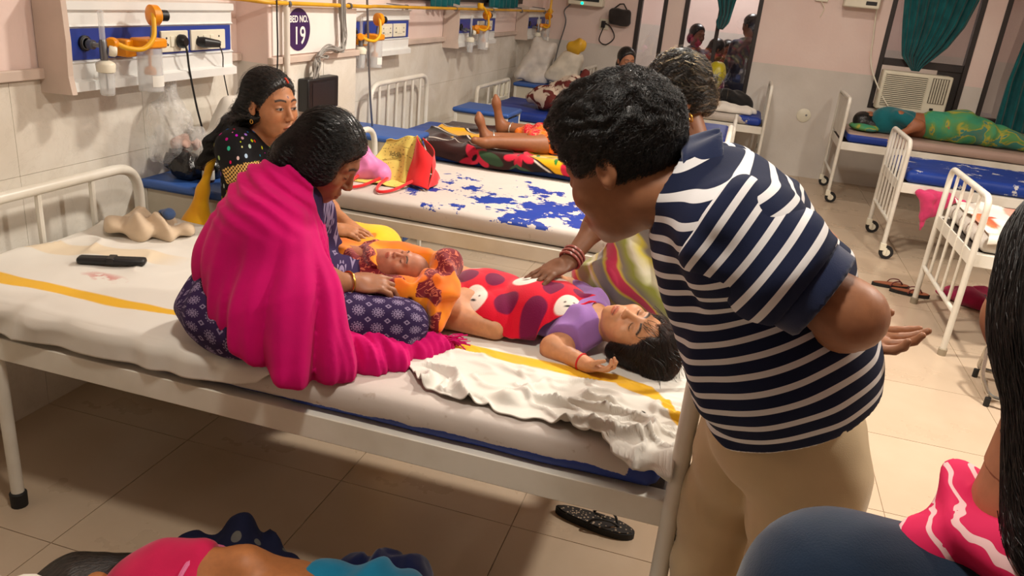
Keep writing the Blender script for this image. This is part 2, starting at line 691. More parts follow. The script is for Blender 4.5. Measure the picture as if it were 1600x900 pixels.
# ceiling lamps
M_EMIT = Mt('lamp_diffuser', (1, .9, .75), .5)
M_EMIT.set('Emission Color', (1, .88, .7)); M_EMIT.set('Emission Strength', 6.0)
M_LBODY = plain('lamp_body', rgb(235, 235, 230), .4, var=.03)
where = ['over the aisle at the foot of the nearest bed', 'over the second and third beds', 'just behind the viewpoint', 'over the far end of the ward', 'over the beds on the right']
for (lx, ly, lw, ls), wtxt in zip(LAMPS, where):
    e = empty('ceiling_lamp', (lx, ly, CEIL - .06), 'round white ceiling lamp ' + wtxt, 'ceiling lamp', 'round ceiling lamps')
    MB().lathe([(.21, .06), (.21, .02), (.19, .005), (.185, 0)], (lx, ly, CEIL - .06), n=32).build('housing', M_LBODY, e)
    MB().lathe([(.18, .004), (.18, -.004), (.17, -.008)], (lx, ly, CEIL - .06), n=32).build('diffuser', M_EMIT, e)

# ============================================================ curtains
M_TEAL = clothmat('teal_curtain_cloth', rgb(14, 92, 96), .8, .25)
def curtain(name, label, rows, folds, amp, yb, nx=90, ny=40, axis='y', n2=3.0):
    """rows: (z, left, right) from top to bottom; hangs in the plane y = yb (or x = yb)"""
    zs = np.array([r[0] for r in rows])[::-1]; xl = np.array([r[1] for r in rows])[::-1]; xr = np.array([r[2] for r in rows])[::-1]
    vs, fs = [], []
    for j in range(ny + 1):
        z = rows[0][0] + (rows[-1][0] - rows[0][0]) * j / ny
        a, b = np.interp(z, zs, xl), np.interp(z, zs, xr)
        wd_ = (b - a) / max(1e-6, (max(xr - xl)))
        for i in range(nx + 1):
            t = i / nx
            d = math.sin(t * folds * 2 * math.pi + 1.3 * math.sin(j * .07 + n2)) * amp + .4 * amp * math.sin(t * folds * 4.7 + n2)
            d *= .55 + .45 * wd_
            x = a + (b - a) * t
            vs.append((x, yb - d, z) if axis == 'y' else (yb + d, x, z))
    for j in range(ny):
        for i in range(nx):
            q = j * (nx + 1) + i
            fs.append((q, q + 1, q + nx + 2, q + nx + 1))
    o = mk(name, vs, fs, M_TEAL, loc=vs[0])
    s = o.modifiers.new('thick', 'SOLIDIFY'); s.thickness = .004; s.offset = 0
    return tag(o, label, 'curtain')
curtain('curtain', 'teal curtain gathered to a point above the white air conditioner',
        [(2.3, 1.28, 2.06), (1.9, 1.34, 2.0), (1.65, 1.38, 1.94), (1.45, 1.42, 1.84), (1.33, 1.45, 1.74), (1.25, 1.53, 1.66), (1.205, 1.57, 1.64)], 8, .03, BY - .075)
curtain('curtain', 'long teal curtain hanging in the window at the far right edge',
        [(2.3, 2.50, 3.04), (1.6, 2.46, 3.02), (1.2, 2.43, 3.0), (.74, 2.44, 3.0)], 6, .03, BY - .07, n2=1.)
curtain('curtain', 'twisted teal curtain knot in the glazed opening behind the grey haired woman',
        [(2.2, -.46, -.14), (1.7, -.41, -.22), (1.55, -.36, -.24), (1.47, -.385, -.25), (1.40, -.35, -.30)], 4, .025, BY - .07, n2=2.)
curtain('curtain', 'small teal curtain strip above the third bed on the left wall', [(2.25, 5.5, 6.12), (1.42, 5.52, 6.1)], 6, .02, WX + .06, axis='x')
curtain('curtain', 'small teal curtain strip above the brown floral bed near the far panel', [(2.25, 6.75, 7.7), (1.42, 6.8, 7.65)], 7, .02, WX + .06, axis='x', n2=5.)
# ============================================================ wall service panels
M_WHITE = plain('white_enamel', rgb(232, 230, 222), .38, var=.05, nsc=3)
M_ALU = plain('white_aluminium', rgb(230, 231, 228), .4, var=.04)
M_BLUEP = plain('blue_panel_paint', rgb(38, 62, 150), .4, var=.08)
M_CREAM = plain('cream_plastic', rgb(232, 226, 205), .4, var=.05)
M_BLACK = plain('black_plastic', rgb(18, 18, 20), .38, var=.2)
M_GREY = plain('grey_metal', rgb(130, 132, 136), .35, .7, var=.1)
M_ORANGE = plain('orange_plastic', rgb(240, 150, 12), .35, var=.08)
M_YHOSE = plain('yellow_hose', rgb(238, 178, 20), .4, var=.06)
M_CLEAR = Mt('clear_plastic', (.95, .97, .97), .06)
M_CLEAR.set('Base Color', (.8, .82, .82)); M_CLEAR.set('Alpha', .34)
M_PAPER = plain('paper_label', rgb(238, 236, 228), .8, var=.04)

def wall_panel(y0, y1, label, sockets, ring, dims=(1.135, 1.42)):
    e = empty('service_panel', (WX, y0, dims[0]), label, 'wall panel', 'service panels on the left wall')
    xf = -2.155
    # ribbed aluminium body, profile in x-z extruded along y
    prof = [(WX, 1.135), (-2.135, 1.135), (-2.135, 1.165), (xf, 1.172), (xf, 1.222), (-2.148, 1.228), (xf - .004, 1.234), (xf - .004, 1.338), (-2.148, 1.344), (xf, 1.35), (xf, 1.392), (-2.142, 1.398), (-2.142, 1.425), (WX, 1.43)]
    v = [(p[0], y0, p[1]) for p in prof] + [(p[0], y1, p[1]) for p in prof]
    n = len(prof)
    f = [(i, i + 1, n + i + 1, n + i) for i in range(n - 1)] + [tuple(range(n))[::-1], tuple(range(n, 2 * n)), (n - 1, 0, n, 2 * n - 1)]
    autosmooth(mk('body', v, f, M_ALU, e, smooth=False), 25)
    MB().box(xf - .006, xf + .001, y0 + .012, y1 - .012, 1.236, 1.337).build('blue_strip', M_BLUEP, e)
    # cream end plate standing proud at the near end
    pl = [(WX, 1.125), (-2.118, 1.13), (-2.128, 1.19), (-2.124, 1.30), (-2.13, 1.44), (WX, 1.46)]
    v = [(p[0], y0 - .022, p[1]) for p in pl] + [(p[0], y0, p[1]) for p in pl]
    m = len(pl)
    f = [tuple(range(m)), tuple(range(m, 2 * m))[::-1]] + [(i, m + i, m + (i + 1) % m, (i + 1) % m) for i in range(m)]
    mk('end_plate', v, f, M_DADO, e, smooth=False)
    for (a, b) in sockets:
        s = MB().box(xf, xf + .010, a, b, 1.243, 1.322).build('socket_plate', M_CREAM, e, bev=.003)
        w_ = (b - a)
        h = MB()
        for (u, z) in ((.18, 1.295), (.14, 1.27), (.22, 1.27), (.80, 1.295), (.76, 1.27), (.84, 1.27)):
            h.lathe([(.0042, 0), (.0042, .001)], (xf + .010, a + w_ * u, z), (1, 0, 0), 8)
        h.build('pin_holes', M_BLACK, s)
        for u in (.38, .58):
            MB().box(xf + .008, xf + .014, a + w_ * u - .011, a + w_ * u + .011, 1.262, 1.302).build('switch', M_CREAM, s, bev=.002)
    for (ry, rz) in ring:
        g = MB().lathe([(.026, 0), (.026, .010), (.019, .012), (.016, .004)], (xf, ry, rz), (1, 0, 0), 20).build('gas_outlet', M_BLACK, e)
        MB().lathe([(.0205, .010), (.0205, .0135), (.0175, .0135), (.0175, .010)], (xf, ry, rz), (1, 0, 0), 20).build('outlet_ring', M_GREY, g)
    return e

wall_panel(2.205, 3.125, 'white and blue service panel above the nearest bed with two cream socket plates', [(2.665, 2.822), (2.842, 3.065)], [(2.29, 1.29)])
wall_panel(4.20, 5.06, 'blue and white service panel right of the oval bed number sign', [(4.62, 4.78), (4.80, 4.99)], [(4.28, 1.28)])
wall_panel(5.95, 6.95, 'blue and white service panel over the brown floral bed', [(6.45, 6.62), (6.66, 6.84)], [(6.06, 1.28)])
wall_panel(7.95, 8.75, 'farthest blue and white service panel in the back left corner', [(8.4, 8.55)], [(8.1, 1.28)])

def flowmeter(y, z, label):
    x = -2.09
    e = empty('oxygen_flowmeter', (x, y, z - .17), label, 'flowmeter', 'oxygen flowmeters')
    MB().tube([(-2.152, y - .012, z), (-2.11, y - .008, z), (x, y, z)], .008, 10).lathe([(.016, 0), (.016, .02)], (-2.14, y - .01, z), (1, 0, 0), 14).build('inlet_stem', M_GREY, e)
    b = MB().lathe([(.008, -.05), (.013, -.045), (.013, .012), (.010, .02)], (x, y, z), (0, 0, 1), 16).build('valve_body', M_GREY, e)
    MB().lathe([(.016, 0), (.019, .004), (.019, .02), (.014, .026)], (x + .01, y + .012, z - .015), (.7, .7, -.1), 14).build('white_knob', M_CREAM, b)
    MB().lathe([(.0095, .018), (.0095, .112), (.006, .115)], (x, y, z), (0, 0, 1), 14).build('gauge_tube', M_CLEAR, e)
    MB().lathe([(.020, -.09), (.030, -.086), (.032, -.062), (.028, -.055), (.014, -.048)], (x, y + .004, z), (0, 0, 1), 22).build('bottle_cap', M_CREAM, e)
    MB().lathe([(.021, -.165), (.024, -.160), (.0255, -.12), (.026, -.088), (.0245, -.088), (.024, -.12), (.022, -.158), (.002, -.160)], (x, y + .004, z), (0, 0, 1), 22).build('humidifier_bottle', M_CLEAR, e)
    MB().tube([(x, y + .004, z - .088), (x, y + .004, z - .15)], .003, 8).build('dip_tube', M_GREY, e)
    return e

def regulator(y, z, label):
    x = -2.06
    e = empty('suction_regulator', (x, y, z - .2), label, 'suction unit', 'orange suction regulators')
    MB().box(-2.15, x - .03, y - .085, y - .035, z - .055, z + .005).build('wall_bracket', M_ORANGE, e, bev=.006)
    k = MB().lathe([(.020, -.018), (.036, -.012), (.036, .012), (.028, .02)], (x, y + .025, z + .09), (.35, .94, 0), 20).build('vacuum_dial', M_ORANGE, e)
    MB().lathe([(.020, .02), (.020, .05), (.017, .053)], (x, y + .025, z + .09), (.35, .94, 0), 12).build('black_knob', M_BLACK, k)
    MB().tube([(x, y + .02, z + .05), (x, y + .012, z + .012)], .009, 10).build('neck', M_GREY, e)
    MB().box(x - .05, x + .03, y - .05, y + .055, z - .022, z + .012).build('jar_head', M_ORANGE, e, bev=.008)
    MB().tube([(x + .01, y + .05, z - .002), (x + .016, y + .068, z - .004)], .005, 8).build('hose_barb', M_GREY, e)
    # hose from the outlet up into the dial
    MB().tube(spline([(x - .01, y - .15, z - .005), (x + .01, y - .12, z - .018), (x + .03, y - .07, z - .018), (x + .035, y - .025, z + .02), (x + .02, y + .0, z + .08), (x + .01, y + .012, z + .10)], 8), .0085, 10).build('yellow_hose', M_YHOSE, e)
    MB().lathe([(.016, -.016), (.020, -.01), (.020, .012), (.014, .018)], (x - .018, y - .165, z - .002), (.4, -.9, .1), 16).build('hose_nut', M_ORANGE, e)
    MB().lathe([(.040, -.175), (.044, -.172), (.044, -.022), (.041, -.022), (.041, -.168), (.002, -.170)], (x - .008, y, z), (0, 0, 1), 28).build('jar', M_CLEAR, e)
    MB().lathe([(.002, -.022), (.014, -.024), (.013, -.045), (.006, -.05), (.005, -.085), (.018, -.092), (.022, -.108), (.020, -.116), (.002, -.117)], (x - .008, y, z), (0, 0, 1), 18).build('float_valve', M_ORANGE, e)
    p = []
    for k_ in range(9):
        a = math.radians(-60 + 12 * k_) + .3
        p.append((x - .008 + .0445 * math.cos(a), y + .0445 * math.sin(a)))
    v = [(q[0], q[1], zz) for zz in (z - .155, z - .115) for q in p]
    mk('paper_scale', v, [(i, i + 1, 9 + i + 1, 9 + i) for i in range(8)], M_PAPER, e)
    return e

flowmeter(2.305, 1.288, 'oxygen flowmeter with clear humidifier bottle on the nearest wall panel')
regulator(2.50, 1.298, 'orange suction regulator with clear jar on the nearest wall panel')
regulator(4.37, 1.268, 'orange suction regulator on the panel right of the bed number sign')
flowmeter(4.235, 1.26, 'oxygen flowmeter half hidden at the pier edge on the second panel')
flowmeter(6.12, 1.262, 'oxygen flowmeter on the panel over the brown floral bed')
regulator(6.38, 1.285, 'orange suction regulator on the panel over the brown floral bed')
flowmeter(8.22, 1.25, 'oxygen flowmeter on the farthest wall panel')
regulator(8.45, 1.27, 'orange suction regulator on the farthest wall panel')

# chargers plugged into the nearest panel, with their leads
e = empty('phone_charger', (-2.145, 2.765, 1.28), 'rounded black charger with thick cable in the left socket plate', 'charger')
MB().lathe([(.018, 0), (.026, .006), (.026, .022), (.016, .034)], (-2.145, 2.765, 1.283), (1, 0, 0), 18).build('plug', M_BLACK, e)
MB().tube(spline([(-2.12, 2.768, 1.275), (-2.115, 2.772, 1.24), (-2.13, 2.80, 1.17), (-2.15, 2.86, 1.02), (-2.165, 2.915, .90), (-2.16, 2.92, .80), (-2.12, 2.93, .762)], 6), .0042, 8).build('cable', M_BLACK, e)
e = empty('phone_charger', (-2.145, 2.9, 1.275), 'long black charger with thin cable in the right socket plate', 'charger')
MB().tube([(-2.145, 2.885, 1.277), (-2.125, 2.888, 1.276), (-2.10, 2.955, 1.270)], [.018, .022, .015], 12).build('plug', M_BLACK, e)
MB().tube(spline([(-2.10, 2.955, 1.268), (-2.115, 3.0, 1.22), (-2.15, 3.05, 1.15), (-2.175, 3.11, 1.05), (-2.16, 3.13, .92), (-2.12, 3.1, .80)], 6), .0026, 6).build('cable', M_BLACK, e)

# yellow gas pipe along the wall
M_PIPE = plain('yellow_gas_pipe', rgb(214, 160, 32), .4, var=.15)
e = empty('gas_pipe', (-2.06, 3.1, 1.43), 'long yellow gas pipe running along the left wall above the panels', 'pipe')
MB().tube(rpath([(-2.2, 2.2, 1.452), (-2.13, 3.15, 1.448), (-2.045, 3.25, 1.440), (-2.045, 4.25, 1.428), (-2.10, 4.4, 1.426), (-2.12, 8.9, 1.40)], .06), .010, 10).build('pipe', M_PIPE, e)
for yy in (3.4, 4.0, 4.9, 5.8, 6.7, 7.6, 8.5):
    xx = -2.045 if yy < 4.2 else -2.11
    MB().tube([(WX if yy > 4.2 else -2.085, yy, 1.43), (xx, yy, 1.428)], .006, 8).lathe([(.016, -.008), (.016, .008)], (xx, yy, 1.437 - .008 * (yy - 3.2)), (0, 1, 0), 12).build('clamp', M_GREY, e)
MB().tube(rpath([(-2.10, 6.28, 1.42), (-2.06, 6.3, 1.44), (-2.05, 6.36, 1.39)], .03), .010, 8).lathe([(.022, 0), (.026, .02), (.022, .04)], (-2.08, 6.28, 1.425), (0, 0, 1), 14).build('pipe_valve', M_YHOSE, e)
MB().tube([(-2.08, 8.62, 1.405), (-2.08, 8.66, 1.75)], .012, 8).lathe([(.024, 0), (.026, .02), (.022, .05)], (-2.08, 8.62, 1.38), (0, 0, 1), 14).build('pipe_valve', M_YHOSE, e)

# bed number sign on the pier
M_PURPLE = plain('purple_sign_vinyl', rgb(58, 26, 82), .5, var=.06)
e = empty('bed_number_sign', (-2.084, 3.55, 1.17), 'oval purple sign reading BED NO. 19 on the pier', 'sign')
MB().box(-2.086, -2.078, 3.325, 4.15, 1.205, 1.43).build('white_board', plain('sign_board', rgb(240, 232, 226), .5, var=.03), e, bev=.002)
v = [(-2.0765, 3.545, 1.31)]
N = 48
for k in range(N):
    a = 2 * math.pi * k / N
    v.append((-2.0765, 3.545 + .108 * math.cos(a), 1.318 + .098 * math.sin(a)))
mk('purple_oval', v, [(0, 1 + k, 1 + (k + 1) % N) for k in range(N)], M_PURPLE, e, smooth=False)
def text(name, body, size, loc, rot, mat, parent, ext=.0006):
    cu = bpy.data.curves.new(name, 'FONT')
    cu.body = body
    cu.size = size
    cu.align_x = 'CENTER'
    cu.extrude = ext
    cu.offset = .0009
    t = bpy.data.objects.new(name, cu)
    COL.objects.link(t)
    bpy.context.view_layer.update()
    me = bpy.data.meshes.new_from_object(t.evaluated_get(bpy.context.evaluated_depsgraph_get()))
    bpy.data.objects.remove(t)
    o = bpy.data.objects.new(name, me)
    me.materials.clear(); me.materials.append(mat.m)
    o.parent = parent
    o.location = Vector(loc) - origin(parent)
    o.rotation_euler = rot
    COL.objects.link(o)
    return o
M_LET = plain('white_lettering', rgb(240, 238, 235), .6, var=0)
text('lettering', 'BED NO.', .043, (-2.0755, 3.545, 1.352), (math.pi / 2, 0, math.pi / 2), M_LET, e)
text('number', '19', .115, (-2.0755, 3.553, 1.252), (math.pi / 2, 0, math.pi / 2), M_LET, e)

# white conduit, dark hanging wires, cable bundle and black box on the pier
M_COND = plain('white_conduit', rgb(226, 218, 206), .5, var=.05)
tag(MB().tube([(-2.05, 3.392, 2.3), (-2.05, 3.398, 1.0), (-2.05, 3.40, .2)], .014, 10).build('conduit', M_COND, loc=(-2.05, 3.4, .2)), 'thin white vertical conduit in front of the bed number sign', 'conduit')
tag(MB().tube(spline([(-2.03, 3.285, 2.2), (-2.035, 3.29, 1.45), (-2.04, 3.30, 1.2), (-2.06, 3.30, .9)], 6), .004, 6).build('wire', M_BLACK, loc=(-2.04, 3.3, .9)), 'thin dark wire hanging beside the white conduit', 'wire')
M_GCAB = plain('grey_cable', rgb(150, 146, 140), .6, var=.15)
e = empty('cable_bundle', (-2.04, 3.8, 1.08), 'looped bundle of grey cables hanging on the pier above the black box', 'cable bundle')
for k in range(13):
    r1 = random.Random(k)
    j = lambda s: r1.uniform(-s, s)
    pts = [(-2.045 + j(.01), 3.895 + j(.02), 2.2), (-2.04 + j(.012), 3.91 + j(.02), 1.45), (-2.035 + j(.014), 3.925 + j(.018), 1.27), (-2.02 + j(.015), 3.87 + j(.02), 1.215 + j(.012)), (-2.02 + j(.015), 3.76 + j(.02), 1.235 + j(.014)), (-2.03 + j(.012), 3.665 + j(.018), 1.205 + j(.014)), (-2.03 + j(.012), 3.63 + j(.022), 1.15 + j(.01)), (-2.04 + j(.012), 3.64 + j(.05), 1.06)]
    MB().tube(spline(pts, 5), .0042, 6).build('cable', M_GCAB, e)
MB().tube([(-2.015 + .03 * math.cos(a / 10 * 6.28), 3.66 + .035 * math.sin(a / 10 * 6.28), 1.19 + .008 * math.sin(a)) for a in range(10)], .005, 6, closed=True).build('cable_tie', M_GCAB, e)
e = empty('power_box', (-2.05, 3.69, .93), 'black power supply box fixed on the pier below grey cables', 'electrical box')
MB().box(-2.08, -2.02, 3.54, 3.85, .93, 1.09).build('case', M_BLACK, e, bev=.008)
MB().box(-2.02, -2.0185, 3.58, 3.80, .95, 1.07).build('front_panel', plain('dark_grey_plastic', rgb(30, 30, 33), .3, var=.1), e)
e = empty('drip_rod', (-2.08, 4.3, .3), 'thin grey metal rod leaning by the second locker', 'rod')
MB().tube(spline([(-2.04, 4.16, 1.75), (-2.05, 4.235, 1.33), (-2.07, 4.34, .9), (-2.08, 4.47, .45), (-2.05, 4.5, .02)], 6), .0065, 8).build('shaft', M_GREY, e)
MB().tube([(-2.04, 4.10, 1.74), (-2.04, 4.16, 1.75), (-2.04, 4.22, 1.745)], .005, 6).build('hook', M_GREY, e)

# ============================================================ things on the back wall
yb = BY
e = empty('patient_monitor', (-1.76, yb - .06, 1.48), 'white patient monitor with green light on the back wall', 'monitor')
MB().box(-1.95, -1.57, yb - .15, yb - .002, 1.495, 1.75).build('case', M_CREAM, e, bev=.012)
MB().box(-1.91, -1.61, yb - .155, yb - .15, 1.54, 1.73).build('screen', plain('dark_screen', rgb(46, 52, 54), .2, var=.1), e)
g = Mt('green_indicator', (.0, .6, .35), .4); g.set('Emission Color', (.0, .9, .45)); g.set('Emission Strength', 2.5)
MB().lathe([(.014, 0), (.014, .006)], (-1.79, yb - .15, 1.516), (0, -1, 0), 12).build('indicator_light', g, e)
MB().tube(spline([(-1.93, yb - .05, 1.5), (-2.0, yb - .03, 1.42), (-1.97, yb - .03, 1.3), (-2.02, yb - .03, 1.05), (-2.05, yb - .05, .8)], 6), .008, 6).build('cable', M_GREY, e)
e = empty('wall_socket', (-1.54, yb - .01, 1.27), 'small wall socket with coiled dark cord beside the hanging bag', 'socket')
MB().box(-1.60, -1.50, yb - .015, yb - .001, 1.27, 1.38).build('plate', M_CREAM, e, bev=.003)
MB().box(-1.575, -1.535, yb - .06, yb - .015, 1.29, 1.36).build('plug', M_BLACK, e, bev=.006)
MB().tube(spline([(-1.55, yb - .04, 1.29), (-1.58, yb - .03, 1.16), (-1.5, yb - .03, 1.12), (-1.42, yb - .03, 1.2), (-1.47, yb - .03, 1.3), (-1.54, yb - .03, 1.34)], 6), .006, 6).build('cord', M_BLACK, e)
# black bag hung on a nail
def sdf_obj(name, fn, lo, hi, h, mat, parent=None, loc=None, attrs=None):
    v, f = nets(fn, lo, hi, h)
    a = {k: g_(v) for k, g_ in (attrs or {}).items()}
    return mk(name, v, f, mat, parent, attrs=a, loc=loc)
M_BAGK = clothmat('dark_bag_cloth', rgb(52, 46, 44), .8, .3)
e = empty('hanging_bag', (-1.385, yb - .08, 1.33), 'dark cloth bag hanging on a nail by the narrow window', 'bag')
sdf_obj('bag_body', lambda p: rbox(p, (-1.385, yb - .07, 1.42), (.12 + 0, .05, .09), .04) + .012 * vnoise(p, 14, 3) + .3 * np.maximum(p[:, 2] - 1.47, 0), (-1.56, yb - .16, 1.28), (-1.2, yb - .004, 1.56), .012, M_BAGK, e)
MB().tube([(-1.46, yb - .07, 1.49), (-1.40, yb - .06, 1.545), (-1.36, yb - .06, 1.55), (-1.31, yb - .07, 1.485)], .008, 6).build('strap', M_BAGK, e)
e = empty('wall_plate', (.67, yb - .008, .6), 'blank white plate on the lower back wall', 'wall plate')
MB().lathe([(.07, 0), (.07, .006), (.066, .009)], (.67, yb - .001, .64), (0, -1, 0), 24).build('cover', M_CREAM, e)
MB().lathe([(.010, 0), (.010, .003)], (.695, yb - .009, .645), (0, -1, 0), 10).build('screw', M_GREY, e)
e = empty('stabilizer', (.96, yb - .1, 1.735), 'cream voltage stabilizer box high on the back wall', 'electrical box')
MB().box(.80, 1.13, yb - .16, yb - .002, 1.735, 1.98).build('case', M_CREAM, e, bev=.012)
MB().box(1.0, 1.10, yb - .165, yb - .158, 1.765, 1.80).build('switch', M_BLACK, e, bev=.004)
MB().tube(spline([(1.12, yb - .05, 1.76), (1.15, yb - .04, 1.5), (1.2, yb - .05, 1.2), (1.38, yb - .19, .9), (1.55, yb - .2, .75)], 8), .007, 6).build('lead', M_CREAM, e)
e = empty('wall_hook', (.6, yb - .03, 1.74), 'small white hook with string on the back wall', 'hook')
MB().box(.54, .66, yb - .03, yb - .002, 1.76, 1.80).build('bracket', M_CREAM, e, bev=.006)
MB().tube(spline([(.6, yb - .03, 1.76), (.64, yb - .02, 1.70), (.62, yb - .02, 1.62)], 5), .004, 6).build('string', M_CREAM, e)
# window air conditioner
e = empty('air_conditioner', (1.63, yb - .1, .815), 'cream window air conditioner below the teal curtain', 'air conditioner')
M_AC = plain('aged_white_plastic', rgb(228, 222, 200), .5, var=.07)
MB().box(1.31, 1.945, yb - .17, yb + .02, .815, 1.19).build('case', M_AC, e, bev=.015)
MB().box(1.34, 1.72, yb - .172, yb - .168, .86, 1.165).build('grille_recess', plain('grille_dark', rgb(120, 114, 98), .7, var=.1), e)
for k in range(17):
    z = .865 + k * .0182
    MB().box(1.338, 1.722, yb - .185, yb - .17, z, z + .0095).build('slat', M_AC, e, sm=0)
MB().box(1.765, 1.915, yb - .178, yb - .168, .925, 1.165).build('control_grille', plain('control_grey', rgb(120, 112, 96), .6, var=.25, nsc=40), e, bev=.004)
for k in range(6):
    MB().box(1.775 + k * .023, 1.785 + k * .023, yb - .184, yb - .176, .93, 1.16).build('fin', M_AC, e, sm=0)
MB().box(1.80, 1.835, yb - .178, yb - .168, .855, .88).build('switch', M_BLACK, e, bev=.004)
# ============================================================ beds
M_BEDW = Mt('bed_enamel', rgb(226, 221, 208), .35, spec=.5)
_n = M_BEDW.noise(5, detail=4)
_c = M_BEDW.mix(_n.step(.3, .7), rgb(216, 210, 196), rgb(233, 229, 218))
_k = M_BEDW.noise(22, detail=6, rough=.7)
M_BEDW.col(M_BEDW.mix(_k.step(.70, .76), _c, rgb(96, 78, 60)))
M_RUB = plain('rubber', rgb(28, 27, 27), .7, var=.15)
M_RUBG = plain('worn_rubber_tip', rgb(150, 138, 118), .8, var=.15)
M_MESH = plain('bed_base_metal', rgb(74, 64, 56), .7, var=.15)

def board(name, bed, x, y0, y1, h, low, bars, foot, r=.0165, rad=.13, barlow=None, castor=False, leg=True):
    z0 = .085 if castor else .02
    b = MB().tube(rpath([(x, y0, z0 if leg else .5), (x, y0, h), (x, y1, h), (x, y1, z0 if leg else .5)], rad, 8), r, 12).build(name, M_BEDW, bed)
    if low:
        MB().tube([(x, y0, low), (x, y1, low)], r * .8, 10).build('cross_bar', M_BEDW, b)
    for k in range(bars):
        yy = y0 + (y1 - y0) * (k + 1) / (bars + 1)
        MB().tube([(x, yy, (low or .5)), (x, yy, h - .004)], r * .55, 8).build('bar', M_BEDW, b)
    if leg:
        for yy in (y0, y1):
            if castor:
                s = foot
                c = MB().box(x - .02, x + .02, yy - .02, yy + .02, .062, .115).box(x - .05 * s - .02, x + .01, yy - .024, yy - .018, .03, .085).box(x - .05 * s - .02, x + .01, yy + .018, yy + .024, .03, .085).build('castor', M_CREAM, b, bev=.004)
                MB().lathe([(.018, -.014), (.047, -.014), (.05, -.008), (.05, .008), (.047, .014), (.018, .014)], (x - .03 * s, yy, .05), (0, 1, 0), 24).build('wheel', M_RUB, c)
                MB().lathe([(.026, -.016), (.026, .016)], (x - .03 * s, yy, .05), (0, 1, 0), 16).build('wheel_hub', M_CREAM, c)
            else:
                MB().lathe([(r + .005, 0), (r + .006, .035), (r + .001, .04)], (x, yy, 0), n=14).build('foot_cap', M_RUBG, b)
    return b

def bed(label, xa, xb, y0, y1, ha, hb, bars=4, low=.24, rz=(.5, .568), castor=False, legs_in=None, cat='bed', lowa=None, barsa=None, rad=.13, mould=False, rada=None):
    """xa: wall end, xb: foot end (may be on either side)"""
    e = empty('hospital_bed', ((xa + xb) / 2, (y0 + y1) / 2, 0), label, cat, 'white hospital beds')
    s = 1 if xb > xa else -1
    board('headboard', e, xa, y0, y1, ha, lowa if lowa is not None else low, bars if barsa is None else barsa, s, castor=castor, leg=legs_in is None, rad=rada or rad, r=.019 if legs_in else .0165)
    board('footboard', e, xb, y0, y1, hb, low, bars, s, castor=castor, rad=rad, r=.0205 if legs_in else .0165)
    if legs_in:
        for yy in (y0 + .01, y1 - .01):
            l = MB().tube([(legs_in, yy, .02), (legs_in, yy, rz[0])], .018, 12).build('leg', M_BEDW, e)
            MB().lathe([(.023, 0), (.024, .045), (.019, .05)], (legs_in, yy, 0), n=14).build('foot_cap', M_RUB, l)
    lo, hi = min(xa, xb), max(xa, xb)
    for yy, sd in ((y0, 1), (y1, -1)):
        a, b_ = (yy - .004, yy + .004)
        fl = (yy, yy + .045 * sd)
        r_ = MB().box(lo, hi, a, b_, rz[0], rz[1]).box(lo, hi, min(fl), max(fl), rz[1] - .005, rz[1]).build('side_rail', M_BEDW, e, bev=.0025)
    for xx in (xa, xb):
        MB().box(xx - .004, xx + .004, y0, y1, rz[0], rz[1]).build('end_rail', M_BEDW, e)
    MB().box(lo + .01, hi - .01, y0 + .006, y1 - .006, rz[1] - .018, rz[1] - .006).build('base_sheet', M_MESH, e)
    return e

b1 = bed('nearest white hospital bed, with the woman in the pink shawl sitting on it', -2.13, .022, 1.548, 2.47, .845, .98, bars=4, low=.62, legs_in=-1.86, rada=.12, barsa=3)
# short rod socket welded beside the near foot post
s_ = MB().lathe([(.014, 0), (.0165, 0), (.0165, .085), (.014, .085), (.0135, .01)], (.062, 1.545, .455), n=14).box(.03, .06, 1.54, 1.55, .47, .476).box(.03, .06, 1.54, 1.55, .52, .526).build('rod_socket', M_BEDW, b1)
b2 = bed('white hospital bed with the peeling blue and white mattress, second from the viewer', -1.93, .17, 3.2, 4.12, .80, .85, bars=4, low=.62)
b3 = bed('white hospital bed under the brown floral blanket', -2.15, -.02, 4.5, 5.42, .97, .9, bars=6, low=.3, rad=.12)
b4 = bed('white hospital bed with a solid moulded headboard near the back left corner', -2.1, .0, 6.42, 7.36, .80, .74, bars=2, low=.62, rad=.05)
MB().box(-2.125, -2.09, 6.9, 7.36, .60, .665).box(-2.125, -2.09, 6.95, 7.0, .66, .78).box(-2.125, -2.09, 7.16, 7.21, .66, .78).box(-2.125, -2.09, 7.3, 7.36, .66, .79).box(-2.125, -2.09, 6.9, 7.36, .775, .815).build('moulded_panel', M_CREAM, b4, bev=.012)
bR1 = bed('white castored bed under the window air conditioner', 2.95, .95, 7.86, 8.66, .95, .955, bars=0, low=.25, castor=True, rad=.05)
bR2 = bed('white castored bed with a bare blue mattress on the right', 3.2, 1.2, 6.13, 6.9, .86, .86, bars=5, low=.27, castor=True, rad=.08)
bR3 = bed('nearest white bed on the right, with an orange patterned sheet', 3.26, 1.27, 4.345, 5.17, .86, .855, bars=4, low=.24, rad=.07)
bB = bed('white bed along the back wall below the glazed opening', -1.55, .27, 8.12, 8.84, .9, .95, bars=3, low=.3, rad=.09)
# solid painted end panel on the far right bed
MB().box(.944, .956, 7.88, 8.64, .60, .93).build('end_panel', M_BEDW, bR1, bev=.004)

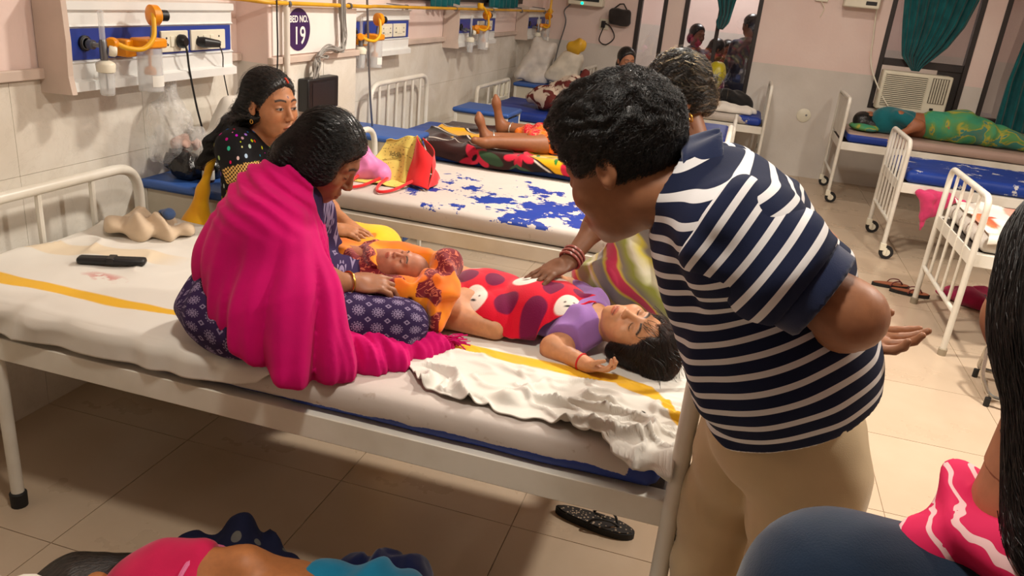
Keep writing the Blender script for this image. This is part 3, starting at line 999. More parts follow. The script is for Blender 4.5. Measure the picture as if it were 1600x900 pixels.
# ============================================================ mattresses
RW, RB = rgb(206, 196, 188), rgb(22, 56, 150)
def mattmat(name, fn, white=RW, blue=RB):
    m = Mt(name, white, .5, spec=.4)
    x, y, z = m.xyz(m.obj())
    n1 = m.noise(8.5, detail=8, rough=.66)
    n2 = m.noise(2.2, detail=5)
    w = m.mix(n2.step(.3, .7), tuple(c * .9 for c in white), white)
    w = m.mix(m.noise(30, detail=4).step(.66, .74) * .5, w, rgb(160, 140, 120))
    mask = fn(m, x, y, z, n1)
    m.col(m.mix(mask, w, m.mix(n2.step(.3, .7), tuple(c * .8 for c in blue), blue)))
    m.bump((mask * -.5) + m.noise(18, detail=5), .35, .004)
    return m
def mattress(x0, x1, y0, y1, z0, z1, mat, label, wr=.004, rad=.035, seed=1):
    c = ((x0 + x1) / 2, (y0 + y1) / 2, (z0 + z1) / 2)
    fn = lambda p: rbox(p, c, ((x1 - x0) / 2, (y1 - y0) / 2, (z1 - z0) / 2), rad) + wr * vnoise(p * V(1, 1.6, 1), 7, seed, 2)
    v, f = nets(fn, (x0 - .03, y0 - .03, z0 - .03), (x1 + .03, y1 + .03, z1 + .03), .018)
    v[:, 2] = np.maximum(v[:, 2], z0 + .0005)
    return tag(mk('mattress', v, f, mat, loc=(c[0], c[1], z0)), label, 'mattress', 'rexine mattresses')
# object space is centred on each mattress with z = 0 at its underside
mattress(-2.10, -.012, 1.556, 2.462, .57, .66, mattmat('worn_rexine_a', lambda m, x, y, z, n: ((z + (n - .5) * .03 - ((x + .32).step(-.3, 1.2) * .036)).lt(.0)).mx(((x - .985 + (n - .5) * .12).gt(0)))), 'thick mattress with torn blue edge on the nearest bed')
mattress(-1.9, .15, 3.215, 4.105, .57, .66, mattmat('worn_rexine_b', lambda m, x, y, z, n: (((n - .47) - ((y + .16).abs() * .28) + ((x - .2).abs() * -.10)).gt(-.022)) * z.gt(.068)), 'bare mattress with white cover peeling to blue on the second bed')
mattress(-2.12, -.05, 4.515, 5.405, .57, .655, plain('blue_rexine_c', rgb(40, 78, 160), .5, var=.15), 'blue mattress under the brown floral blanket')
mattress(-2.07, -.04, 6.44, 7.34, .57, .65, plain('blue_rexine_d', rgb(22, 52, 140), .5, var=.15), 'blue mattress of the bed with the moulded headboard')
mattress(1.0, 2.92, 7.88, 8.64, .57, .655, mattmat('worn_rexine_e', lambda m, x, y, z, n: (x - (n - .5) * .8).lt(-.55) * z.lt(.072), white=rgb(176, 150, 138)), 'worn mattress under the sleeper in teal')
mattress(1.23, 3.18, 6.145, 6.885, .57, .66, mattmat('worn_rexine_f', lambda m, x, y, z, n: (n.lt(.60)), white=rgb(196, 196, 200), blue=rgb(18, 58, 150)), 'blue scuffed mattress on the right hand castored bed')
mattress(1.30, 3.2, 4.36, 5.155, .57, .655, plain('pale_rexine', rgb(214, 206, 196), .6, var=.08), 'pale mattress under the orange patterned sheet')
mattress(-1.52, .24, 8.14, 8.82, .57, .65, mattmat('worn_rexine_g', lambda m, x, y, z, n: (x + (n - .5) * .6).gt(.72), white=rgb(190, 180, 170)), 'grey mattress of the bed along the back wall')

# ============================================================ bedside lockers
M_LBLUE = plain('blue_laminate', rgb(54, 94, 168), .42, var=.07)
M_LCREAM = plain('locker_cream', rgb(208, 200, 182), .5, var=.05)
def locker(x0, x1, y0, y1, zt, label):
    e = empty('bedside_locker', ((x0 + x1) / 2, (y0 + y1) / 2, 0), label, 'locker', 'bedside lockers with blue tops')
    MB().box(x0 - .012, x1 + .012, y0 - .012, y1 + .012, zt - .035, zt).build('top', M_LBLUE, e, bev=.014)
    for xx in (x0, x1 - .024):
        for yy in (y0, y1 - .024):
            l = MB().box(xx, xx + .024, yy, yy + .024, .015, zt - .035).build('leg', M_BEDW, e, bev=.003)
            MB().lathe([(.014, 0), (.016, .02)], (xx + .012, yy + .012, 0), n=10).build('foot_cap', M_RUB, l)
    for yy in (y0 + .006, y1 - .012):
        MB().box(x0 + .024, x1 - .024, yy, yy + .006, .12, zt - .035).build('side_panel', M_LCREAM, e, sm=0)
    MB().box(x0 + .002, x0 + .008, y0 + .02, y1 - .02, .12, zt - .035).build('back_panel', M_LCREAM, e, sm=0)
    MB().box(x0 + .01, x1 - .01, y0 + .01, y1 - .01, .12, .13).build('shelf', M_LCREAM, e, sm=0)
    d = MB().box(x1 - .012, x1 - .002, y0 + .03, y1 - .03, zt - .235, zt - .05).build('drawer', M_LBLUE, e, bev=.003)
    c = (y0 + y1) / 2
    MB().box(x1 - .003, x1 - .0015, c - .05, c + .03, zt - .2, zt - .13).build('drawer_handle', M_BLACK, d, bev=.001)
    dr = MB().box(x1 - .012, x1 - .002, y0 + .03, y1 - .03, .135, zt - .27).build('door', M_LBLUE, e, bev=.003)
    MB().box(x1 - .003, x1 + .004, c + .07, c + .085, .38, .46).build('door_handle', M_BLACK, dr, bev=.001)
    return e
locker(-2.23, -1.84, 2.60, 3.0, .75, 'blue topped locker between the two nearest beds, with medicine on it')
locker(-2.20, -1.75, 4.135, 4.46, .75, 'blue topped locker beside the bed with the peeling mattress')
locker(-2.0, -1.585, 5.6, 5.95, .745, 'blue topped locker beyond the brown floral blanket')
locker(-2.12, -1.62, 7.62, 8.02, .75, 'farthest blue topped locker with full sacks on it')
# ============================================================ people: building blocks
def frame(f, u):
    """rows: left, forward, up"""
    f = nrm(f)
    u = nrm(np.asarray(u) - f * (np.asarray(u) @ f))
    return np.stack([np.cross(u, f), f, u])

class Head:
    def __init__(s, c, f, u, sc=1.0, open_eyes=False, plump=1.0, ear=True):
        s.c, s.fr, s.sc, s.oe, s.pl, s.ear = V(*c), frame(f, u), sc, open_eyes, plump, ear
    def loc(s, p):
        return (p - s.c) @ s.fr.T / s.sc
    def pt(s, x, y, z):
        return s.c + V(x, y, z) * s.sc @ s.fr
    def d(s, p):
        q = s.loc(p)
        m = q.copy(); m[:, 0] = np.abs(m[:, 0])
        w = s.pl
        d = ell(q, (0, -.014, .028), (.0735, .093, .080))
        d = smin(d, ell(q, (0, .024, -.035), (.060 * w, .064, .082)), .03)
        d = smin(d, ell(q, (0, .045, -.084), (.041 * w, .040, .036)), .03)
        d = smin(d, ell(q, (0, .072, -.106), (.018, .016, .015)), .02)
        d = smin(d, ell(m, (.041 * w, .054, -.034), (.024, .026, .026)), .025)
        d = smin(d, cone(m, (.0, .080, .020), (.042, .068, .016), .010, .009), .018)
        # eye sockets and lids
        d = smax(d, -ell(m, (.031, .101, -.006), (.019, .017, .011)), .014)
        d = smin(d, ell(m, (.031, .0745, -.007), (.0165, .0125, .0115)), .005)
        # nose
        d = smin(d, cone(q, (0, .084, .004), (0, .104, -.036), .0065, .0105), .012)
        d = smin(d, ell(m, (.0105, .096, -.041), (.0085, .011, .0075)), .006)
        # mouth
        d = smin(d, ell(q, (0, .080, -.076), (.030, .018, .020)), .015)
        d = smin(d, ell(q, (0, .0955, -.0705), (.021, .0065, .0050)), .004)
        d = smin(d, ell(q, (0, .0935, -.0815), (.019, .0075, .0058)), .004)
        d = smax(d, -cone(m, (0, .103, -.0762), (.024, .090, -.0765), .0024, .0012), .003)
        if s.ear:
            a = nrm((1, -.35, .05))
            e = ell(m, (.0765, -.012, -.014), (.0085, .018, .026))
            e = smax(e, -ell(m, (.086, -.008, -.015), (.0075, .0115, .019)), .004)
            e = smin(e, ell(m, (.074, -.006, -.036), (.007, .008, .009)), .008)
            d = smin(d, e, .008)
        return d * s.sc
    def color(s, p, base):
        """skin colours over the face: lips, brows, lids"""
        q = s.loc(p)
        c = np.tile(np.asarray(base, dtype=np.float64), (len(p), 1))
        ax = np.abs(q[:, 0])
        face = q[:, 1] > .03
        def put(w, col):
            w = np.clip(w, 0, 1)[:, None]
            c[:] = c * (1 - w) + np.asarray(col) * w
        lips = np.maximum(1 - ((q[:, 0] / .024) ** 2 + ((q[:, 2] + .0765) / .0125) ** 2), 0) * 3
        put(lips * (q[:, 1] > .08), np.asarray(base) * V(.78, .42, .42))
        line = (np.abs(q[:, 2] + .0762 - .1 * ax * ax) < .0016) & (ax < .022) & (q[:, 1] > .08)
        put(line * .7, np.asarray(base) * .25)
        put(np.maximum(1 - (((ax - .03) / .02) ** 2 + ((q[:, 2] + .006) / .013) ** 2), 0) * face * .8, np.asarray(base) * .72)
        bz = .0195 + .004 * np.sin(np.clip((ax - .012) / .036, 0, 1) * np.pi)
        brow = (1 - np.abs(q[:, 2] - bz) / .0052) * (ax > .011) * (ax < .05) * (q[:, 1] > .045)
        put(np.maximum(brow, 0) * 1.7, (.012, .009, .008))
        nos = np.maximum(1 - (((ax - .0075) / .005) ** 2 + ((q[:, 2] + .0485) / .003) ** 2), 0) * (q[:, 1] > .09)
        put(nos * 2, np.asarray(base) * .2)
        lz = -.0105 if not s.oe else -.0035
        lash = (1 - np.abs(q[:, 2] - (lz - 14 * (ax - .031) ** 2 * (1 if s.oe else -1))) / .0021) * (np.abs(ax - .031) < .0155) * (q[:, 1] > .06)
        put(np.maximum(lash, 0) * 2.2, (.010, .008, .008))
        ch = np.maximum(1 - (((ax - .04) / .022) ** 2 + ((q[:, 2] + .045) / .02) ** 2), 0) * face
        put(ch * .35, np.asarray(base) * V(1.12, .86, .80))
        if s.oe:
            eye = np.maximum(1 - (((ax - .031) / .0138) ** 2 + ((q[:, 2] + .0088) / .0037) ** 2), 0) * (q[:, 1] > .07)
            put((eye > 0) * 1.0, (.42, .38, .36))
            ir = ((ax - .031) ** 2 + (q[:, 2] + .0065) ** 2 < .0064 ** 2) & (eye > 0)
            put(ir * 1.0, (.012, .008, .006))
        return c

def hand_fn(w, d, n, side, curl=.25, sc=1.0, spread=.10, thumb=.6, curls=None):
    """w wrist, d finger direction, n back-of-hand direction, side = +1/-1 thumb side"""
    d = nrm(d)
    n = nrm(np.asarray(n) - d * (np.asarray(n) @ d))
    sdir = np.cross(d, n) * side
    fr = np.stack([sdir, d, n])
    P = lambda x, y, z: w + (V(x, y, z) * sc) @ fr
    pal = [('e', P(0, .045, 0), V(.040, .052, .0145) * sc, fr), ('c', P(0, -.012, 0), P(0, .02, 0), .024 * sc, .022 * sc),
           ('e', P(.026, .03, -.006), V(.017, .034, .015) * sc, fr)]
    fing = []
    for k, (bx, L) in enumerate(((.029, .068), (.010, .077), (-.010, .071), (-.028, .056))):
        a = spread * (1.3 - k) * .5
        cu = curls[k] if curls else curl * (1 + .15 * k)
        p = P(bx, .085 - abs(bx) * .25, .0)
        ang = 0
        for j, fr_ in enumerate((.45, .31, .24)):
            ang += cu * (.8 + .35 * j)
            dd = V(math.sin(a) * math.cos(ang), math.cos(a) * math.cos(ang), -math.sin(ang))
            e = p + (dd * L * fr_ * sc) @ fr
            fing.append((p, e, (.0088 - .0008 * j) * sc, (.0083 - .0010 * j) * sc))
            p = e
    tb = [P(.030, .018, -.004), P(.052, .046, -.010 - .012 * thumb), P(.058 - .01 * thumb, .072, -.016 - .02 * thumb), P(.056 - .014 * thumb, .094, -.02 - .028 * thumb)]
    for j in range(3):
        fing.append((tb[j], tb[j + 1], (.0125 - .0018 * j) * sc, (.0108 - .0016 * j) * sc))
    def fn(p):
        a = blend(p, pal, .018 * sc)
        b = None
        for i in range(0, len(fing), 3):
            c = None
            for (q0, q1, r0, r1) in fing[i:i + 3]:
                e = cone(p, q0, q1, r0, r1)
                c = e if c is None else smin(c, e, .004 * sc)
            b = c if b is None else np.minimum(b, c)
        return smin(a, b, .008 * sc)
    ctr = P(0, .07, -.01)
    return fn, ctr - .125 * sc, ctr + .125 * sc

def arm(sh, el, wr, b=1.0):
    return [('c', sh, el, .047 * b, .037 * b), ('c', el, el * .7 + wr * .3, .037 * b, .036 * b), ('c', el * .7 + wr * .3, wr, .036 * b, .0235 * b)]

def leg_(hp, kn, an, b=1.0):
    return [('c', hp, kn, .082 * b, .052 * b), ('c', kn, kn * .65 + an * .35, .052 * b, .053 * b), ('c', kn * .65 + an * .35, an, .053 * b, .033 * b)]

def foot_(an, toe, b=1.0):
    an, toe = V(*an), V(*toe)
    d = nrm(toe - an)
    heel = an - d * .03 * b + V(0, 0, -.03 * b)
    return [('c', heel, toe, .030 * b, .021 * b), ('c', an, heel * .5 + toe * .5, .032 * b, .024 * b)]

M_SKIN = Mt('skin', (.4, .25, .17), .5, spec=.4)
M_SKIN.set('Subsurface Weight', .06)
M_SKIN.set('Subsurface Radius', (.012, .005, .003))
M_SKIN.col(M_SKIN.mix(M_SKIN.noise(60, detail=4).step(.3, .7) * .16, M_SKIN.attrcol('col'), (.10, .05, .03)))
M_SKIN.bump(M_SKIN.noise(420, detail=2), .10, .0008)

def body(root, prims, base, head=None, hands=(), h=.013, hh=.0034, k=.045, color=None, hd=.0034, neck=None):
    """one continuous skin: coarse body, finer head and hands"""
    def full(p, pr):
        d = blend(p, pr, k) if pr else np.full(len(p), 9.0)
        return d
    def allfn(p, pr, usehead, hs):
        d = full(p, pr)
        if usehead:
            d = smin(d, head.d(p), .022)
        for f in hs:
            d = smin(d, f[0](p), .012)
        return d
    def near(lo, hi):
        out = []
        for q in prims:
            a, b = bounds([q], .06)
            if (a < hi).all() and (b > lo).all():
                out.append(q)
        return out
    boxes = []
    if head is not None:
        r = .17 * head.sc
        boxes.append((head.c - r, head.c + r, hh, True, []))
    for f in hands:
        boxes.append((f[1], f[2], hd, False, [f]))
    parts = []
    lo, hi = bounds(prims, .03)
    cv, cf = nets(lambda p: allfn(p, prims, False, ()), lo, hi, h)
    cen = cv[cf].mean(1)
    ok = np.ones(len(cf), bool)
    for (a, b, *_r) in boxes:
        ok &= ~((cen > a + h * .6) & (cen < b - h * .6)).all(1)
    parts.append((cv, cf[ok]))
    for (a, b, hs, uh, f) in boxes:
        parts.append(nets(lambda p: allfn(p, near(a, b), uh, f), a, b, hs))
    v, f = join(parts)
    used = np.unique(f)
    mp = np.full(len(v), -1); mp[used] = np.arange(len(used))
    v, f = v[used], mp[f]
    c = head.color(v, base) if head is not None else np.tile(np.asarray(base, float), (len(v), 1))
    if color is not None:
        c = color(v, c)
    return mk('body', v, f, M_SKIN, root, attrs={'col': c})

def hairmat(name, c, c2=None, rough=.38, sc=(900, 60, 900)):
    m = Mt(name, c, rough, spec=.5)
    n = m.noise(1.0, m.scale(m.attr('flow', True), sc), detail=3)
    m.col(m.mix(n.step(.35, .75), tuple(v * .5 for v in c), c2 or tuple(min(1, v * 1.8) for v in c)))
    m.bump(n, .5, .004)
    m.set('Anisotropic', .5)
    return m
M_HAIRK = hairmat('black_hair', (.009, .008, .008), rough=.34)

def hair(root, head, fn, lo, hi, mat, h=.0045, flow=None, name='hair'):
    v, f = nets(fn, lo, hi, h)
    q = head.loc(v)
    fl = flow(q) if flow else q
    return mk(name, v, f, mat, root, attrs={'flow': fl})

def strands(root, pts_list, r, mat, name='loose_strands'):
    m = MB()
    for p in pts_list:
        m.tube(p, r, 4, cap=False)
    o = m.build(name, mat, root, sm=60)
    o['kind'] = 'stuff'
    return o

def cloth(name, root, fn, lo, hi, h, mat, attrs=None):
    v, f = nets(fn, lo, hi, h)
    return mk(name, v, f, mat, root, attrs={k: g_(v) for k, g_ in (attrs or {}).items()})

def along(a, b):
    """coordinates along and around a limb axis (metres)"""
    a, b = V(*a), V(*b)
    ax = nrm(b - a)
    t = np.cross(ax, (0, 0, 1.0))
    if np.linalg.norm(t) < .1:
        t = np.cross(ax, (1.0, 0, 0))
    t = nrm(t); w = np.cross(ax, t)
    def g_(v):
        q = v - a
        x, y = q @ t, q @ w
        return np.stack([q @ ax, np.arctan2(y, x) * .12, np.sqrt(x * x + y * y)], 1)
    return g_

M_STRK = bpy.data.materials.new('hair_fibre')
def fibre(name, melanin, rough=.28, rnd=.0, tint=(1, 1, 1), red=.3):
    m = bpy.data.materials.new(name)
    m.use_nodes = True
    nt = m.node_tree
    nt.nodes.remove(nt.nodes['Principled BSDF'])
    h = nt.nodes.new('ShaderNodeBsdfHairPrincipled')
    h.parametrization = 'MELANIN'
    h.inputs['Melanin'].default_value = melanin
    h.inputs['Melanin Redness'].default_value = red
    h.inputs['Roughness'].default_value = rough
    h.inputs['Radial Roughness'].default_value = .45
    h.inputs['Random Color'].default_value = rnd
    nt.links.new(h.outputs[0], nt.nodes['Material Output'].inputs[0])
    return m
FIB_K = fibre('black_hair_fibre', 1.0, .24, red=.0)
FIB_B = fibre('dark_brown_hair_fibre', .93, .32)
FIB_G = fibre('greying_hair_fibre', .35, .34, .5, red=.0)

def fibres(root, hobj, fn, tang, n=5000, steps=9, step=.009, lift=.0025, rad=.00045, mat=None, wave=.0, seed=1, rise=0.0, keep=None):
    """hair curves grown over a hair mass: roots on its mesh, combed along tang(p)"""
    rg = np.random.RandomState(seed)
    me = hobj.data
    co = np.empty(len(me.vertices) * 3); me.vertices.foreach_get('co', co)
    co = co.reshape(-1, 3) + np.array(origin(hobj))
    p = co[rg.randint(0, len(co), n)] + rg.normal(0, .0015, (n, 3))
    if keep is not None:
        p = p[keep(p)]
    n = len(p)
    out = [p.copy()]
    ph = rg.uniform(0, 6.28, n)
    off = lift * rg.uniform(.1, 1.4, n)
    for k in range(steps):
        t = tang(p) + rg.normal(0, .10, (n, 3))
        if wave:
            t = t + wave * np.stack([np.sin(ph + k * 1.1), np.cos(ph * 1.7 + k * .9), np.sin(ph * 2.3 + k * 1.3)], 1)
        t /= np.linalg.norm(t, axis=1)[:, None] + 1e-9
        p = p + t * step
        e = .003
        d = fn(p)
        g_ = np.stack([fn(p + V(e, 0, 0)) - d, fn(p + V(0, e, 0)) - d, fn(p + V(0, 0, e)) - d], 1)
        g_ /= np.linalg.norm(g_, axis=1)[:, None] + 1e-9
        p = p - g_ * (d - off - rise * k)[:, None] * .9
        out.append(p.copy())
    P = np.stack(out, 1) - np.array(origin(root))
    hc = bpy.data.hair_curves.new('hair_strands')
    hc.add_curves([steps + 1] * n)
    hc.attributes['position'].data.foreach_set('vector', P.reshape(-1).astype(np.float32))
    ra = hc.attributes.get('radius') or hc.attributes.new('radius', 'FLOAT', 'POINT')
    prof = np.tile(np.linspace(1, .25, steps + 1), n) * rad
    ra.data.foreach_set('value', prof.astype(np.float32))
    hc.materials.append(mat or FIB_K)
    o = bpy.data.objects.new('hair_strands', hc)
    o.parent = root
    o['kind'] = 'stuff'
    COL.objects.link(o)
    return o
# ============================================================ woman in the pink shawl (sits on the nearest bed)
BEDZ = .662
rA = empty('person', (-1.05, 1.75, BEDZ), 'woman in a magenta shawl and purple printed trousers sitting cross-legged with a baby', 'person')
SK_A = rgb(158, 104, 72)
hA = Head((-.998, 1.85, 1.155), (.76, .20, -.62), (.62, .14, .77), .94)
wrA, elA = V(-.885, 1.775, .838), V(-.95, 1.66, .87)
lwA, leA = V(-.95, 2.03, .80), V(-1.08, 1.98, .80)
prA = [('e', V(-1.10, 1.74, .76), V(.15, .15, .10), None), ('c', V(-1.10, 1.74, .80), V(-1.13, 1.78, .98), .12, .12), ('c', V(-1.11, 1.69, .97), V(-1.11, 1.90, .96), .055, .05),
       ('c', V(-1.09, 1.80, 1.03), hA.pt(0, -.02, -.075), .055, .048)]
prA += arm(V(-1.06, 1.66, 1.0), elA, wrA) + arm(V(-1.09, 1.92, .98), leA, lwA, .9)
hdA = hand_fn(wrA, (.86, .46, .0), (-.20, -.40, .88), -1, curl=.42, sc=.98, thumb=1.2)
hdA2 = hand_fn(lwA, (.6, .35, -.3), (-.1, .4, .9), 1, curl=.4, sc=.9)
body(rA, prA, SK_A, hA, [hdA, hdA2])
def hairA(p):
    q = hA.loc(p)
    m = q.copy(); m[:, 0] = np.abs(m[:, 0])
    cap = ell(q, (0, -.012, .030), (.083, .102, .092))
    cap = smax(cap, (q[:, 1] - (.040 + .55 * q[:, 2])) * .87, .012)
    cap = smin(cap, ell(m, (.064, .008, -.022), (.026, .052, .060)), .02)
    cap = smin(cap, ell(q, (0, -.072, -.070), (.064, .050, .070)), .04)
    th = np.arctan2(q[:, 0], q[:, 2] + .02)
    return cap + .0016 * np.sin(th * 46 + 3 * np.sin(q[:, 1] * 30)) * np.clip((.1 - q[:, 1]) * 12, 0, 1)
flow_back = lambda q: np.stack([np.arctan2(q[:, 0], q[:, 2] + .03) * .09 + .10 * q[:, 1] * np.sin(q[:, 0] * 9), q[:, 1] - .4 * q[:, 2], np.sqrt(q[:, 0] ** 2 + q[:, 2] ** 2)], 1)
M_HAIRA = hairmat('sleek_black_hair', (.010, .009, .009), (.022, .02, .019), rough=.26, sc=(420, 22, 120))
ho = hair(rA, hA, hairA, hA.c - .24, hA.c + .20, M_HAIRA, .0042, flow_back)
to = lambda tgt: (lambda p: (tgt - p) / (np.linalg.norm(tgt - p, axis=1)[:, None] + .03))
fibres(rA, ho, hairA, to(hA.pt(0, -.15, -.13)), 9000, 11, .009, .002, .00042, FIB_K, .04)
fibres(rA, ho, hairA, to(hA.pt(0, -.15, -.13)), 350, 12, .009, .007, .0003, FIB_K, .25, seed=9)
# printed trousers
M_PANT = Mt('purple_medallion_cotton', (.05, .03, .08), .85, spec=.2)
u_, v_, w_ = M_PANT.xyz(M_PANT.attr('pat', True))
def medal(mt, u, v, su, sv):
    a, b = (u / su).fract() - .5, (v / sv).fract() - .5
    r = (a * a + b * b).sqrt()
    an = b.atan2(a)
    pet = r.lt((an * 12.).cos() * .045 + .30)
    ring = (r - .20).abs().lt(.028)
    dot = r.lt(.09)
    one = pet * (r.gt(.27).mx(ring)).mx(dot).mx((an * 6.).cos().gt(.2) * r.lt(.17))
    a2, b2 = (u / su + .5).fract() - .5, (v / sv + .5).fract() - .5
    dia = ((a2.abs() + b2.abs()) - .13).abs().lt(.05)
    return one.mx(dia)
md = medal(M_PANT, u_, v_, .050, .062)
M_PANT.col(M_PANT.mix(md * .75, M_PANT.mix(M_PANT.noise(8, detail=4), rgb(38, 24, 58), rgb(58, 40, 84)), rgb(156, 140, 172)))
M_PANT.bump(M_PANT.noise(500, detail=1), .2, .001)
ppA = [('e', V(-1.125, 1.70, .755), V(.20, .185, .125), None, .05), ('e', V(-1.04, 1.63, .735), V(.15, .11, .085), None, .05), ('c', V(-1.06, 1.66, .755), V(-.765, 1.81, .727), .110, .078), ('c', V(-1.02, 1.86, .76), V(-.80, 2.08, .74), .11, .08),
       ('c', V(-.765, 1.80, .725), V(-.92, 2.0, .70), .062, .045), ('c', V(-.80, 2.08, .72), V(-.93, 1.86, .70), .06, .045), ('c', V(-1.12, 1.72, .80), V(-1.11, 1.77, .97), .135, .12), ('c', V(-1.10, 1.78, .96), V(-1.075, 1.81, 1.045), .115, .075), ('c', V(-1.08, 1.93, .97), leA, .06, .05), ('c', leA, lwA * .6 + leA * .4, .05, .042)]
def pantA(p):
    d = blend(p, ppA, .05)
    d = d + .006 * np.sin(vnoise(p, 6, 5) * 7 + p[:, 0] * 20) * .6 + .004 * vnoise(p, 18, 2)
    return smax(d, (BEDZ + .002) - p[:, 2], .02)
lo, hi = bounds(ppA, .03)
def patA(v):
    a = along((-1.06, 1.66, .755), (-.765, 1.80, .735))(v)
    return np.stack([a[:, 0], a[:, 1] * 1.0, a[:, 2]], 1)
cloth('trousers', rA, pantA, lo, hi, .008, M_PANT, {'pat': patA})
# shawl
M_PINK = clothmat('magenta_shawl_cotton', rgb(196, 0, 100), .85, .12, sheen=.05)
shA = [('c', V(-1.105, 1.67, .985), V(-1.10, 1.92, .975), .082, .070), ('c', V(-1.09, 1.795, 1.03), V(-1.06, 1.815, 1.06), .10, .072), ('c', V(-1.105, 1.77, 1.0), V(-1.105, 1.71, .88), .120, .150),
       ('c', V(-1.105, 1.71, .88), V(-1.01, 1.63, .74), .150, .14), ('c', V(-1.05, 1.65, .99), V(-.945, 1.645, .84), .085, .075), ('c', V(-.945, 1.645, .84), V(-.87, 1.63, .73), .075, .065),
       ('c', V(-1.0, 1.61, .80), V(-.93, 1.565, .675), .12, .075), ('c', V(-.93, 1.60, .70), V(-.82, 1.645, .675), .07, .05), ('c', V(-.84, 1.64, .675), V(-.73, 1.75, .672), .045, .038), ('c', V(-.73, 1.75, .672), V(-.645, 1.88, .668), .038, .022)]
P1, P2 = V(-1.30, 1.66, .84), V(-.93, 1.50, .665)
nC = np.cross(P2 - P1, V(.35, .94, -.2)); nC = nrm(nC)
if nC[2] > 0: nC = -nC
def shawlA(p):
    d = blend(p, shA, .055)
    ang = np.arctan2(p[:, 1] - 1.78, p[:, 0] + 1.02)
    g_ = np.clip((1.07 - p[:, 2]) / .38, 0, 1)
    fold = 1 - 2 * np.abs(np.sin(ang * 7.5 + 1.6 * vnoise(p * V(1, 1, .35), 5, 9) + (p[:, 2] - .7) * 1.8)) ** .8
    fine = np.sin(ang * 31 + 3 * vnoise(p * V(1, 1, .3), 7, 4))
    d = d + g_ ** 1.2 * (.019 * fold + .006 * fine)
    # folds around the neck
    up = np.clip((p[:, 2] - .98) / .08, 0, 1)
    d = d + up * .0055 * np.sin((p[:, 0] * .6 + p[:, 1] * .5 + p[:, 2] * 1.0) * 130 + 3 * vnoise(p, 9, 3))
    tail = np.clip((p[:, 0] + .85) / .08, 0, 1)
    d = d + tail * .0035 * np.sin((p[:, 1] * .9 + p[:, 0] * .5) * 260 + 3 * vnoise(p, 14, 6))
    cut = (p - P1) @ nC
    d = smax(d, cut, .02)
    # opening for the face and hands
    d = smax(d, -ell(p, (-.90, 2.0, .98), (.13, .18, .22)), .02)
    d = smax(d, -ell(p, (-.925, 1.90, 1.06), (.125, .15, .125)), .02)
    d = smax(d, -(hairA(p) - .006), .01)
    return smax(d, (BEDZ - .004) - p[:, 2], .008)
lo, hi = bounds(shA, .05)
sh = cloth('shawl', rA, shawlA, lo, hi, .0065, M_PINK)
fr_ = []
for k in range(34):
    r1 = random.Random(100 + k)
    b0 = V(-.65, 1.87, .675) + V(r1.uniform(-.035, .025), r1.uniform(-.03, .03), r1.uniform(-.004, .018))
    d0 = V(r1.uniform(.015, .05), r1.uniform(-.02, .05), r1.uniform(-.015, .012))
    e0 = b0 + d0
    e0[2] = max(e0[2], BEDZ + .006)
    fr_.append([b0, b0 + d0 * .5 + V(0, 0, .006), e0])
strands(sh, fr_, .0022, M_PINK, 'fringe')
# bangle
M_GOLD = plain('gold', rgb(214, 168, 82), .28, 1.0, var=.1)
def ring(root, name, c, ax, r, t, mat, n=28):
    ax = Vector(ax).normalized(); a = ax.orthogonal().normalized(); b = ax.cross(a)
    return MB().tube([Vector(c) + (a * math.cos(i / n * 6.2832) + b * math.sin(i / n * 6.2832)) * r for i in range(n)], t, 6, closed=True).build(name, mat, root, sm=60)
ring(rA, 'bangle', wrA - nrm(wrA - elA) * .012, wrA - elA, .0305, .0032, M_GOLD)
ring(rA, 'bangle', lwA - nrm(lwA - leA) * .012, lwA - leA, .0305, .0032, M_GOLD)

# ============================================================ baby swaddled in orange
rY = empty('person', (-.86, 1.96, .80), 'sleeping baby swaddled in orange and maroon cloth on the pink shawled woman\'s lap', 'person')
SK_Y = rgb(196, 128, 98)
hY = Head((-.800, 1.945, .842), (-.12, -.42, .90), (.95, .20, .22), .56, plump=1.18)
prY = [('c', V(-.87, 1.95, .83), V(-1.02, 1.99, .82), .05, .04), ('c', V(-.85, 1.95, .835), hY.pt(0, -.01, -.06), .035, .03)]
def colY(v, c):
    q = hY.loc(v)
    hairw = np.clip((q[:, 2] - .055 + .35 * np.clip(-q[:, 1], -.02, .2)) * 18, 0, .72)[:, None] * np.clip((.075 - q[:, 1]) * 20, 0, 1)[:, None]
    return c * (1 - hairw) + V(.03, .02, .016) * hairw
body(rY, prY, SK_Y, hY, [], h=.008, hh=.0026, color=colY)
M_ORG = Mt('orange_bandhani_cloth', rgb(242, 130, 18), .75, spec=.25)
_n = M_ORG.noise(9, detail=2, dist=.6)
_m = M_ORG.attr('mar')
_v, _vc = M_ORG.vor(70)
_w = (M_ORG.noise(22, detail=2, dist=1.5) - .5).abs().lt(.02)
_base = M_ORG.mix(_m.step(.45, .55), M_ORG.mix(_n.step(.3, .7), rgb(250, 150, 16), rgb(238, 112, 20)), rgb(122, 16, 30))
M_ORG.col(M_ORG.mix((_w.mx(_v.lt(.14))) * _m.step(.45, .55) * .8, _base, rgb(226, 120, 90)))
M_ORG.set('Sheen Weight', .3)
